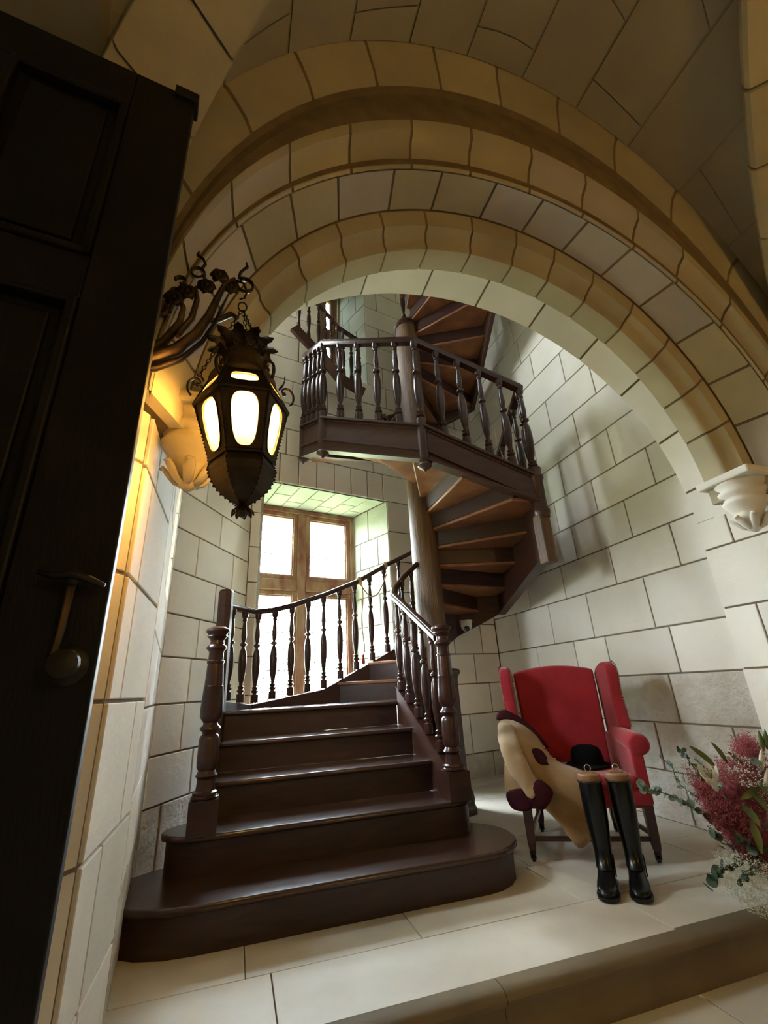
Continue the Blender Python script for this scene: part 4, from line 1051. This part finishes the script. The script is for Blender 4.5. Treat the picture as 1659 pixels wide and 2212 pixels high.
for j in range(m_): A = j; fs.append((A, A+1, N1+A+1, N1+A)); A = n*(m_+1)+j; fs.append((A, N1+A, N1+A+1, A+1))
mb.add(vs, fs).build('backrest', 'red', CH, bevel=.018, seg=3, smooth='auto')
def wing(sg):
    xc = .43 if sg > 0 else -.35
    prof = [(.66, .62), (.50, .62), (.36, .66), (.335, .72), (.37, .80), (.42, .92), (.43, 1.02), (.435, 1.09), (.46, 1.145), (.51, 1.175), (.58, 1.17), (.66, 1.14), (.70, 1.10)]
    prof = [(y, z) for y, z in prof]; k = len(prof); vs = []
    for o, ins in ((-.042, .014), (-.028, 0), (.028, 0), (.042, .014)):
        for y, z in prof:
            cy, cz = .55, .9; d = V((y-cy, z-cz)); L = d.length; d *= (1-ins/L)
            f = (1-max(0, min(1, (y-.34)/.36))); vs.append((xc+o+sg*.05*f*(z-.5)/.6-sg*.02, cy+d.x, cz+d.y))
    fs = [tuple(range(k)), tuple(3*k+j for j in range(k))]+[(a*k+j, a*k+(j+1) % k, (a+1)*k+(j+1) % k, (a+1)*k+j) for a in range(3) for j in range(k)]
    w = MB().add(vs, fs).build('wing', 'red', CH, bevel=.012, seg=3, smooth='auto')
    mb = MB(); pts = [vs[k+j] if sg < 0 else vs[2*k+j] for j in range(3, k)]
    for a, b in zip(pts, pts[1:]):
        nn = max(2, int((V(b)-V(a)).length/.013))
        for q in range(nn): mb.ball(lerp(V(a), V(b), q/nn)+V((sg*.012, 0, 0)), .0042, 6, 4)
    mb.build('nail_trim', 'nail', w, kind='stuff')
wing(1); wing(-1)
def armrest(sg):
    xc = .385 if sg > 0 else -.36
    mb = MB(); n = 18
    for (y0, y1) in ((-.03, .50),):
        vs = []; ring = []
        sc_a = 1.0 if sg > 0 else .76
        for y, r, dz in ((-.035, .045, 0), (-.028, .058, 0), (-.01, .066, 0), (.10, .066, .005), (.30, .06, .012), (.50, .05, .02)):
            for k in range(n): a = 2*pi*k/n; vs.append((xc+sg*.005+r*sc_a*cos(a)*1.05, y+(0 if sg > 0 else .03), .645-(0 if sg > 0 else .075)+dz+r*sc_a*sin(a)))
        q = 6
        fs = [(i*n+k, i*n+(k+1) % n, (i+1)*n+(k+1) % n, (i+1)*n+k) for i in range(q-1) for k in range(n)]+[tuple(range(n)), tuple((q-1)*n+k for k in range(n))]
        mb.add(vs, fs)
    a = mb.build('arm_roll', 'red', CH, smooth='auto')
    mb = MB(); xi = xc-sg*.055; xo = xc+sg*.02
    vs = [(xi, -.02, .40), (xo, -.02, .30), (xo+sg*.0, -.02, .60 if sg > 0 else .54), (xi, -.02, .66 if sg > 0 else .56), (xi, .60, .40), (xo-sg*.05, .62, .30), (xo-sg*.03, .62, .66 if sg > 0 else .62), (xi, .60, .68 if sg > 0 else .62)]
    mb.add(vs, [(0, 1, 2, 3), (7, 6, 5, 4), (0, 4, 5, 1), (1, 5, 6, 2), (2, 6, 7, 3), (3, 7, 4, 0)]); mb.build('arm_panel', 'red', CH, bevel=.014, seg=3, smooth='auto')
armrest(1); armrest(-1)

# ================================================================== coat over the left arm of the chair
CM = Matrix.Translation((2.176, 2.827, 0)) @ Matrix.Rotation(radians(-28.02), 4, 'Z')
coat = empty('riding_coat', (2.176, 2.827, 0), radians(-28.02), label='tan riding coat with dark collar and cuffs thrown over the chair arm and seat', cat='coat')
def grid(rows, m, nm, thick=.010, sub=2, wob=.006, seed=0):
    rows = [[V(p) for p in r] for r in rows]; R, C_ = len(rows), len(rows[0]); mb = MB()
    for i, r in enumerate(rows):
        for j, p in enumerate(r): mb.v.append(p+V((noise.noise(p*9+V((seed, 0, 0))), noise.noise(p*9+V((0, seed, 3))), noise.noise(p*9+V((5, 0, seed)))))*wob)
    mb.f = [(i*C_+j, i*C_+j+1, (i+1)*C_+j+1, (i+1)*C_+j) for i in range(R-1) for j in range(C_-1)]
    o = mb.build(nm, m, coat, smooth=True, recalc=False); 
    md = o.modifiers.new('s', 'SUBSURF'); md.levels = sub; md.render_levels = sub
    md = o.modifiers.new('so', 'SOLIDIFY'); md.thickness = thick; md.offset = 0
    return o
# front body panel: shoulder -> over the arm -> across the seat -> hanging skirt with a corner
body_o = grid([[(-.476, .28, .778), (-.388, .33, .803), (-.30, .34, .774), (-.22, .32, .716)],
      [(-.480, .10, .722), (-.393, .10, .738), (-.277, .19, .712), (-.178, .24, .638)],
      [(-.474, -.075, .655), (-.388, -.085, .668), (-.262, .06, .640), (-.136, .20, .548)],
      [(-.459, -.10, .564), (-.357, -.11, .570), (-.225, -.04, .560), (-.086, .12, .512)],
      [(-.442, -.11, .487), (-.313, -.12, .486), (-.163, -.09, .505), (.05, .0, .500)],
      [(-.382, -.12, .411), (-.269, -.13, .416), (-.111, -.13, .452), (.064, -.10, .460)],
      [(-.294, -.12, .347), (-.212, -.13, .348), (-.085, -.145, .364), (.058, -.12, .356)],
      [(-.224, -.12, .273), (-.163, -.14, .268), (-.074, -.145, .282), (.045, -.12, .275)],
      [(-.160, -.12, .205), (-.115, -.13, .085), (-.044, -.13, .150), (.035, -.12, .195)]], 'tan', 'body', wob=.014)
grid([[(-.49, .30, .79), (-.46, .36, .845), (-.42, .40, .86)], [(-.42, .31, .80), (-.40, .36, .842), (-.37, .40, .85)], [(-.34, .31, .785), (-.32, .35, .815), (-.30, .39, .81)], [(-.27, .30, .745), (-.255, .32, .77), (-.24, .36, .75)], [(-.20, .28, .690), (-.19, .29, .705), (-.18, .31, .69)], [(-.150, .255, .60), (-.140, .26, .612), (-.13, .28, .60)]], 'maroon', 'collar', thick=.008)
grid([[(-.285, .0, .640), (-.240, .05, .632), (-.20, .10, .61)], [(-.275, -.035, .598), (-.225, .0, .592), (-.178, .05, .558)], [(-.262, -.075, .555), (-.215, -.055, .552), (-.170, -.01, .532)]], 'maroon', 'lining_opening', wob=0, thick=.006)
mb = MB()   # sleeve
sp_ = [(-.414, .20, .765), (-.429, .02, .725), (-.423, -.13, .645), (-.397, -.18, .559), (-.349, -.19, .475), (-.300, -.19, .415)]
rr = [.054, .070, .072, .070, .066, .062]
pts = []; rs = []
for i in range(len(sp_)-1):
    for k in range(4): t = k/4; pts.append(lerp(V(sp_[i]), V(sp_[i+1]), t)); rs.append(lerp(rr[i], rr[i+1], t)*(1+.07*sin(i*4.1+k*1.9)))
pts.append(V(sp_[-1])); rs.append(rr[-1])
mb.tube(pts, rs, 14, flat=.55, upv=(0, 1, 0)); mb.v = [v+V((noise.noise(v*16), noise.noise(v*16+V((3, 1, 0))), noise.noise(v*16+V((0, 7, 0)))))*.012 for v in mb.v]
mb.build('sleeve', 'tan_light', coat, smooth=True, sub=1)
mb = MB(); mb.tube([(-.335, -.19, .462), (-.315, -.192, .435), (-.272, -.195, .395), (-.235, -.198, .365)], [.060, .076, .078, .068], 12, flat=.58, upv=(0, 1, 0)); mb.build('cuff', 'maroon', coat, smooth=True, sub=1)
grid([[(-.468, -.04, .583), (-.44, -.10, .591), (-.40, -.12, .581)], [(-.479, -.04, .502), (-.448, -.10, .498), (-.387, -.12, .476)], [(-.482, -.04, .423), (-.422, -.10, .42), (-.351, -.12, .432)], [(-.482, -.04, .383), (-.429, -.10, .377), (-.344, -.12, .392)]], 'tan', 'coat_tail', wob=.012)
grid([[(-.484, -.045, .400), (-.429, -.105, .425), (-.372, -.125, .430), (-.320, -.12, .407)], [(-.481, -.045, .351), (-.429, -.105, .365), (-.372, -.128, .371), (-.331, -.12, .372)], [(-.466, -.045, .300), (-.422, -.105, .300), (-.365, -.125, .310), (-.331, -.12, .325)]], 'maroon', 'lining', wob=.012)
for c in ((-.178, .20, .612), (-.158, .185, .575), (-.125, .15, .545)):
    MB().ball(V(c)+V((0, -.01, .005)), .009, 8, 6, sc=(1, .6, 1)).build('button', 'brass', coat, smooth=True)

# ================================================================== hat on the seat
hat = empty('felt_hat', CM @ V((.115, .30, .482)), radians(-28), label='black felt hat lying on the red chair seat', cat='hat')
MB().lathe([(.0, .135), (.05, .132), (.085, .118), (.102, .09), (.108, .05), (.110, .018), (.112, .012)], 22).build('crown', 'hat', hat, smooth=True)
mb = MB(); mb.lathe([(.106, .020), (.118, .012), (.140, .006), (.146, .012), (.143, .001), (.12, .0), (.10, .004)], 22, cap=False); mb.v = [V((v.x*1.0, v.y*1.18, v.z)) for v in mb.v]; mb.build('brim', 'hat', hat, smooth=True)

# ================================================================== riding boots with wooden trees
def boot(x, y, rz, lab, lab2, tilt=0):
    b = empty('riding_boot', (x, y, 0), rz, label=lab, cat='boot', group='tall black boots before the chair')
    rows = [(.0, .505, .063, .068), (.0, .49, .064, .070), (.0, .42, .064, .071), (.002, .35, .062, .070), (.004, .28, .057, .064), (.004, .21, .049, .055), (.0, .16, .045, .053), (-.006, .125, .046, .060), (-.018, .10, .047, .075)]
    n = 20; mb = MB(); vs = []
    for (cy, z, rx, ry) in rows:
        for k in range(n): a = 2*pi*k/n; vs.append((rx*cos(a), cy+ry*sin(a)+(.006*noise.noise(V((a, z*9, x)))), z))
    fs = [(i*n+k, i*n+(k+1) % n, (i+1)*n+(k+1) % n, (i+1)*n+k) for i in range(len(rows)-1) for k in range(n)]
    mb.add(vs, fs)
    # foot: cross sections from heel to toe (local -y is forward)
    sec = [(.070, .020, .075, .030), (.062, .034, .115, .042), (.040, .042, .125, .046), (.005, .044, .128, .046), (-.040, .043, .125, .046), (-.080, .045, .100, .050), (-.120, .050, .078, .052), (-.155, .050, .066, .050), (-.185, .042, .054, .042), (-.205, .028, .042, .028), (-.212, .010, .034, .012)]
    vs = []
    for (yy, hw, top, _q) in sec:
        for k in range(n):
            a = 2*pi*k/n; zz = .022+(top-.022)*.5*(1+sin(a)); w = hw*abs(cos(a))**.75*(1 if cos(a) > 0 else -1); vs.append((w, yy, max(.012, zz)))
    fs = [(i*n+k, i*n+(k+1) % n, (i+1)*n+(k+1) % n, (i+1)*n+k) for i in range(len(sec)-1) for k in range(n)]+[tuple(range(n)), tuple((len(sec)-1)*n+k for k in range(n))]
    mb.add(vs, fs); mb.build('upper', 'boot', b, smooth=True)
    sole = [(.036, .074), (.048, .04), (.046, 0), (.044, -.04), (.050, -.08), (.056, -.12), (.056, -.155), (.048, -.19), (.030, -.213), (0, -.220)]
    poly = sole+[(-a, c) for a, c in reversed(sole[:-1])]+[(0, .084)]
    MB().prism(poly, .006, .024).build('sole', 'boot', b, bevel=.004)
    MB().prism([(.036, .074), (.046, .04), (.044, .005), (-.044, .005), (-.046, .04), (-.036, .074), (0, .083)], 0, .012).build('heel', 'boot', b, bevel=.002)
    MB().tube([(.065*cos(2*pi*k/20), .070*sin(2*pi*k/20), .503) for k in range(21)], .0035, 6).build('top_binding', 'boot', b, smooth=True)
    MB().bar((.047, .005, .15), (.047, -.03, .06), .006, .012).build('strap', 'boot', b)
    t = empty('boot_tree', (x, y, .49), rz, label=lab2, cat='boot tree', group='wooden trees in the boots')
    MB().lathe([(.050, -.03), (.056, .008), (.062, .016), (.064, .022), (.062, .046), (.056, .052), (.02, .054)], 18).build('block', 'treewood', t, smooth='auto', bevel=0)
    MB().box((0, 0, .057), (.07, .026, .008)).build('handle_plate', 'treewood', t, bevel=.003)
    MB().tube([(.017*cos(2*pi*k/14), .004+.006*sin(2*pi*k/14), .078+.017*sin(2*pi*k/14)) for k in range(15)], .0028, 6).build('pull_ring', 'steel', t, smooth=True)
boot(2.005, 2.53, radians(-43), 'tall black rubber boot nearer the stair, upright before the chair', 'brown wooden tree with a ring in the boot nearer the stair')
boot(2.145, 2.46, radians(-42), 'tall black rubber boot nearer the flowers, upright before the chair', 'brown wooden tree with a ring in the boot nearer the flowers')

# ================================================================== small dome camera under the stair
dc = empty('security_camera', (2.575, 4.93, 1.735), radians(-25), label='small white dome security camera under the winding steps', cat='camera')
MB().lathe([(.075, 0), (.075, -.02), (.062, -.045), (.05, -.055)], 18, c=(0, 0, .03)).build('base', 'white', dc, smooth='auto')
Mt = Matrix.Rotation(radians(55), 3, 'X') @ Matrix.Identity(3)
MB().ball((0, -.02, -.035), .066, 18, 12).build('shell', 'white', dc, smooth=True)
MB().lathe([(.034, .0), (.034, .01), (.026, .016), (.0, .02)], 18, c=(0, -.068, -.070), M3=Matrix.Rotation(radians(125), 3, 'X')).build('lens', 'black', dc, smooth='auto')

# ================================================================== barrier rope tied on the handrail
rp = empty('barrier_rope', (1.27, 4.86, 2.2), label='thin twisted rope with a red tassel looped over the stair handrail', cat='rope')
RL = V(rp.location)
def loop_(x, r=.045):
    z, y = rail_z(x); mb = MB()
    for q in range(3): mb.tube([V((x+.012*(q-1)+.004*sin(k), y+r*cos(2*pi*k/14), z+r*.95*sin(2*pi*k/14)))-RL for k in range(15)], .006, 6)
    mb.build('knot', 'rope', rp, smooth=True)
loop_(1.26); loop_(1.60, .042)
za_, ya_ = rail_z(1.26); zb_, yb_ = rail_z(1.60)
MB().tube([V((lerp(1.26, 1.60, k/12), lerp(ya_, yb_, k/12)-.05, lerp(za_, zb_, k/12)-.05-.20*sin(pi*k/12)-.06*k/12))-RL for k in range(13)], .006, 6).build('swag', 'rope', rp, smooth=True)
MB().tube([V((1.275+.012*sin(k*.8), ya_-.055, za_-.03-.075*k))-RL for k in range(11)], .006, 6).build('hanging_end', 'rope', rp, smooth=True)
MB().lathe([(.004, .02), (.012, .01), (.014, -.005), (.010, -.015), (.018, -.05), (.016, -.075), (.002, -.08)], 10, c=V((1.27, ya_-.055, za_-.82))-RL).build('tassel', 'tassel', rp, smooth=True)

# ================================================================== flowers at the right
fx = empty('flower_arrangement', (2.88, 2.30, 0), label='large loose arrangement of red plumes, lilies and eucalyptus by the right wall', cat='flowers')
FXL = V(fx.location)
def fb(mb, nm, m, par=None, **k): mb.v = [v-FXL for v in mb.v]; return mb.build(nm, m, par or fx, **k)
mb = MB(); mb.lathe([(.075, 0), (.08, .015), (.07, .03), (.095, .10), (.105, .17), (.09, .24), (.06, .28), (.065, .30), (.075, .305), (.06, .306), (.05, .28)], 20, c=FXL, cap=False); fb(mb, 'vase', 'vase', smooth=True)
MOUTH = FXL+V((0, 0, .30))
def leafmesh(mb, c, d, up, L, w, bend=.25, n=5):
    c, d, up = V(c), V(d).normalized(), V(up).normalized(); s = d.cross(up).normalized(); up = s.cross(d)
    vs = []
    for i in range(n+1):
        t = i/n; ww = w*sin(pi*(t*.92+.04))**.8; p = c+d*(L*t)-up*(bend*L*t*t); vs += [p-s*ww+up*ww*.25, p, p+s*ww+up*ww*.25]
    fs = []
    for i in range(n): A = i*3; fs += [(A, A+1, A+4, A+3), (A+1, A+2, A+5, A+4)]
    mb.add(vs, fs); mb.add([v-up*.0012 for v in vs], [tuple(reversed(f)) for f in fs]); return mb
def disc(mb, c, nrm, r, n=9):
    c, nrm = V(c), V(nrm).normalized(); a = nrm.cross(V((.3, .2, 1))).normalized(); b = nrm.cross(a)
    vs = [c-nrm*r*.18]+[c+a*r*cos(2*pi*k/n)*(1+.12*sin(k*3))+b*r*sin(2*pi*k/n) for k in range(n)]
    fs = [(0, 1+k, 1+(k+1) % n) for k in range(n)]; mb.add(vs, fs); mb.add([v-nrm*.001 for v in vs], [tuple(reversed(f)) for f in fs])
def euc(pix, D0, D1, r, m, per=14, sm='stem', nl=22):
    P = [at(px, py, lerp(D0, D1, i/(len(pix)-1))) for i, (px, py) in enumerate(pix)]
    st = MB().tube(P, .0025, 5); so = fb(st, 'eucalyptus_stem', sm, smooth=True)
    for k in range(nl):
        t = k/(nl-1)*(len(P)-1); i = min(int(t), len(P)-2); p = lerp(P[i], P[i+1], t-i)
        mb = MB(); d = V((rnd(-1, 1), rnd(-1, .1), rnd(-.7, 1))).normalized(); q = p+V((rnd(-1, 1), rnd(-.6, .6), rnd(-1, 1)))*r*.75
        disc(mb, q, d, r*rnd(.7, 1.15)); fb(mb, 'leaf', m, so)
euc([(1378, 1696), (1410, 1706), (1448, 1718), (1490, 1738), (1530, 1768), (1590, 1800)], 2.86, 3.25, .019, 'euc', nl=34)
euc([(1535, 1908), (1545, 1888), (1570, 1872), (1600, 1862), (1650, 1850)], 2.95, 3.15, .024, 'euc_dark', nl=18)
euc([(1532, 1795), (1548, 1808), (1560, 1822), (1600, 1830)], 3.0, 3.15, .020, 'euc_dark', nl=10)
euc([(1466, 1616), (1478, 1626), (1486, 1640), (1530, 1700)], 3.05, 3.2, .014, 'euc_dark', nl=12)
euc([(1432, 1640), (1452, 1655), (1462, 1690), (1510, 1725)], 3.05, 3.2, .013, 'euc', nl=12)
euc([(1600, 1905), (1615, 1890), (1640, 1880)], 3.0, 3.1, .018, 'euc_dark', nl=9)
euc([(1625, 1640), (1640, 1655), (1655, 1690)], 3.0, 3.1, .017, 'euc', nl=6)
for (x0, y0, x1, y1, w) in ((1545, 1655, 1498, 1612, .016), (1540, 1672, 1502, 1650, .013), (1572, 1650, 1546, 1606, .014), (1600, 1735, 1642, 1778, .022), (1615, 1700, 1659, 1745, .02), (1640, 1700, 1605, 1725, .016), (1632, 1680, 1659, 1712, .018), (1620, 1770, 1650, 1840, .02), (1600, 1650, 1580, 1625, .013)):
    a = at(x0, y0, 3.1); b = at(x1, y1, 3.02); mb = MB(); leafmesh(mb, a, b-a, (-.3, -1, .4), (b-a).length, w, .15); fb(mb, 'lily_leaf', 'leaf', smooth=True)
euc([(1500, 1640), (1520, 1655), (1545, 1690), (1580, 1730)], 3.0, 3.1, .015, 'euc', nl=10)
euc([(1590, 1800), (1620, 1830), (1650, 1835)], 3.0, 3.08, .022, 'euc_dark', nl=12)
# open lily
c = at(1548, 1706, 3.05); tip = at(1532, 1672, 2.98); axis = (tip-c).normalized(); lil = MB().tube([c, lerp(c, tip, .5), lerp(c, tip, .62)], [.010, .017, .020], 8); lily = fb(lil, 'lily', 'petal', smooth=True)
sd = axis.cross(V((0, 1, 0))).normalized(); s2 = axis.cross(sd)
for k in range(6):
    a = 2*pi*k/6+.4; rad = sd*cos(a)+s2*sin(a); mb = MB(); leafmesh(mb, lerp(c, tip, .4)+rad*.010, axis*1.0+rad*(.55 if k % 2 else .75), rad*-1, .10, .020, -.22 if k % 2 else -.30); fb(mb, 'petal', 'petal', lily, smooth=True)
for k in range(5):
    a = 2*pi*k/5; p = lerp(c, tip, .6); q = p+(axis+.25*(sd*cos(a)+s2*sin(a)))*.06; mb = MB().tube([p, q], .0012, 4); mb.ball(q, .005, 6, 4, sc=(1, 1, .6)); fb(mb, 'stamen', 'rust', lily)
for (x0, y0, x1, y1, w, m_) in ((1650, 1620, 1638, 1578, .012, 'leaf'), (1658, 1618, 1652, 1576, .012, 'leaf'), (1646, 1665, 1645, 1618, .013, 'petal'), (1655, 1700, 1658, 1660, .012, 'petal')):
    a = at(x0, y0, 3.08); b = at(x1, y1, 3.04); MBp = MB().tube([a, lerp(a, b, .3), lerp(a, b, .7), b], [.004, w, w*.8, .002], 8); fb(MBp, 'lily_bud', m_, smooth=True)
# red plumes: crowds of tiny florets on branching twigs
def plume(poly, n, D0, D1, m, size, twig=5, nm='plume', dens=1):
    mb = MB()
    def inside(x, y):
        c = False; j = len(poly)-1
        for i in range(len(poly)):
            xi, yi = poly[i]; xj, yj = poly[j]
            if (yi > y) != (yj > y) and x < (xj-xi)*(y-yi)/(yj-yi)+xi: c = not c
            j = i
        return c
    xs = [p[0] for p in poly]; ys = [p[1] for p in poly]; k = 0
    while k < n:
        x, y = rnd(min(xs), max(xs)), rnd(min(ys), max(ys))
        if not inside(x, y): continue
        k += 1; p = at(x, y, rnd(D0, D1)); d = V((rnd(-1, 1), rnd(-1, 1), rnd(-.3, 1))).normalized()*.008
        for t in range(twig):
            r = size*rnd(.5, 1.2); q = p+V((rnd(-1, 1), rnd(-1, 1), rnd(-1, 1)))*.004
            mb.add([q+V((r, 0, 0)), q+V((-r*.6, r*.8, 0)), q+V((-r*.5, -r*.8, 0)), q+V((0, 0, r*1.3))], [(0, 1, 2), (0, 1, 3), (1, 2, 3), (2, 0, 3)])
            p2 = p+d*1.1+V((rnd(-1, 1), rnd(-1, 1), rnd(-1, 1)))*.003; mb.add([p, p2, p2+V((.0012, 0, .0012))], [(0, 1, 2)]); p = p2
    return fb(mb, nm, m, kind='stuff', recalc=False)
plume([(1500, 1700), (1512, 1690), (1560, 1712), (1575, 1690), (1620, 1700), (1640, 1780), (1645, 1850), (1610, 1860), (1560, 1800), (1520, 1745)], 2600, 3.08, 3.32, 'astilbe', .0042, nm='red_plume')
plume([(1585, 1660), (1592, 1600), (1610, 1590), (1640, 1615), (1655, 1660), (1640, 1690), (1600, 1690)], 1100, 3.08, 3.3, 'astilbe', .0040, nm='red_plume')
plume([(1540, 1660), (1560, 1640), (1620, 1655), (1659, 1690), (1659, 1780), (1600, 1760)], 900, 3.15, 3.4, 'astilbe', .0042, nm='red_plume')
plume([(1480, 1660), (1500, 1660), (1530, 1700), (1520, 1730), (1495, 1700)], 120, 3.1, 3.2, 'astilbe', .0035, nm='red_plume')
plume([(1640, 1820), (1675, 1780), (1690, 1900), (1640, 1880)], 500, 3.1, 3.3, 'astilbe', .0042, nm='red_plume')
plume([(1548, 1840), (1600, 1850), (1690, 1880), (1700, 1990), (1640, 1985), (1590, 1945), (1555, 1900)], 800, 2.95, 3.3, 'gyp', .0030, nm='white_sprigs')
plume([(1580, 1625), (1625, 1640), (1659, 1700), (1600, 1700), (1570, 1665)], 120, 3.0, 3.1, 'gyp', .0042, twig=2, nm='white_sprigs')
plume([(1440, 1640), (1500, 1640), (1515, 1720), (1470, 1720)], 130, 3.1, 3.25, 'gyp', .0035, twig=3, nm='white_sprigs')
mb = MB()
for k in range(26):
    p = at(rnd(1560, 1690), rnd(1680, 1860), rnd(3.1, 3.35)); mb.tube([MOUTH+V((rnd(-.04, .04), rnd(-.04, .04), -.02)), lerp(MOUTH, p, .5)+V((0, 0, .04)), p], .002, 4)
fb(mb, 'stems', 'stem', kind='stuff')

# wall lamp added behind the viewer as warm fill for the arch
wl = empty('added_wall_lamp', (2.2, -2.55, 2.6), label='round glass wall lamp added as warm fill on the back wall of the hall behind the viewer', cat='lamp')
MB().lathe([(.07, 0), (.07, .02), (.03, .03)], 16, M3=Matrix.Rotation(radians(-90), 3, 'X'), c=(0, -.03, 0)).build('wall_plate', 'bronze', wl, smooth='auto')
MB().tube([(0, -.01, 0), (0, .08, -.02), (0, .14, .0), (0, .15, .04)], .008, 8).build('arm', 'bronze', wl, smooth=True)
MB().lathe([(.03, .04), (.045, .05), (.05, .06), (.03, .07)], 16, c=(0, .15, 0)).build('holder', 'bronze', wl, smooth=True)
MB().ball((0, .15, .15), .085, 18, 12).build('globe', 'lampglass', wl, smooth=True)
hl = bpy.data.lights.new('hall_fill_light', 'POINT'); hl.energy = HALL_W; hl.color = (1.0, .74, .42); hl.shadow_soft_size = .06
ho = bpy.data.objects.new('hall_fill_light', hl); COL.objects.link(ho); ho.parent = wl; ho.location = (0, .15, .15)
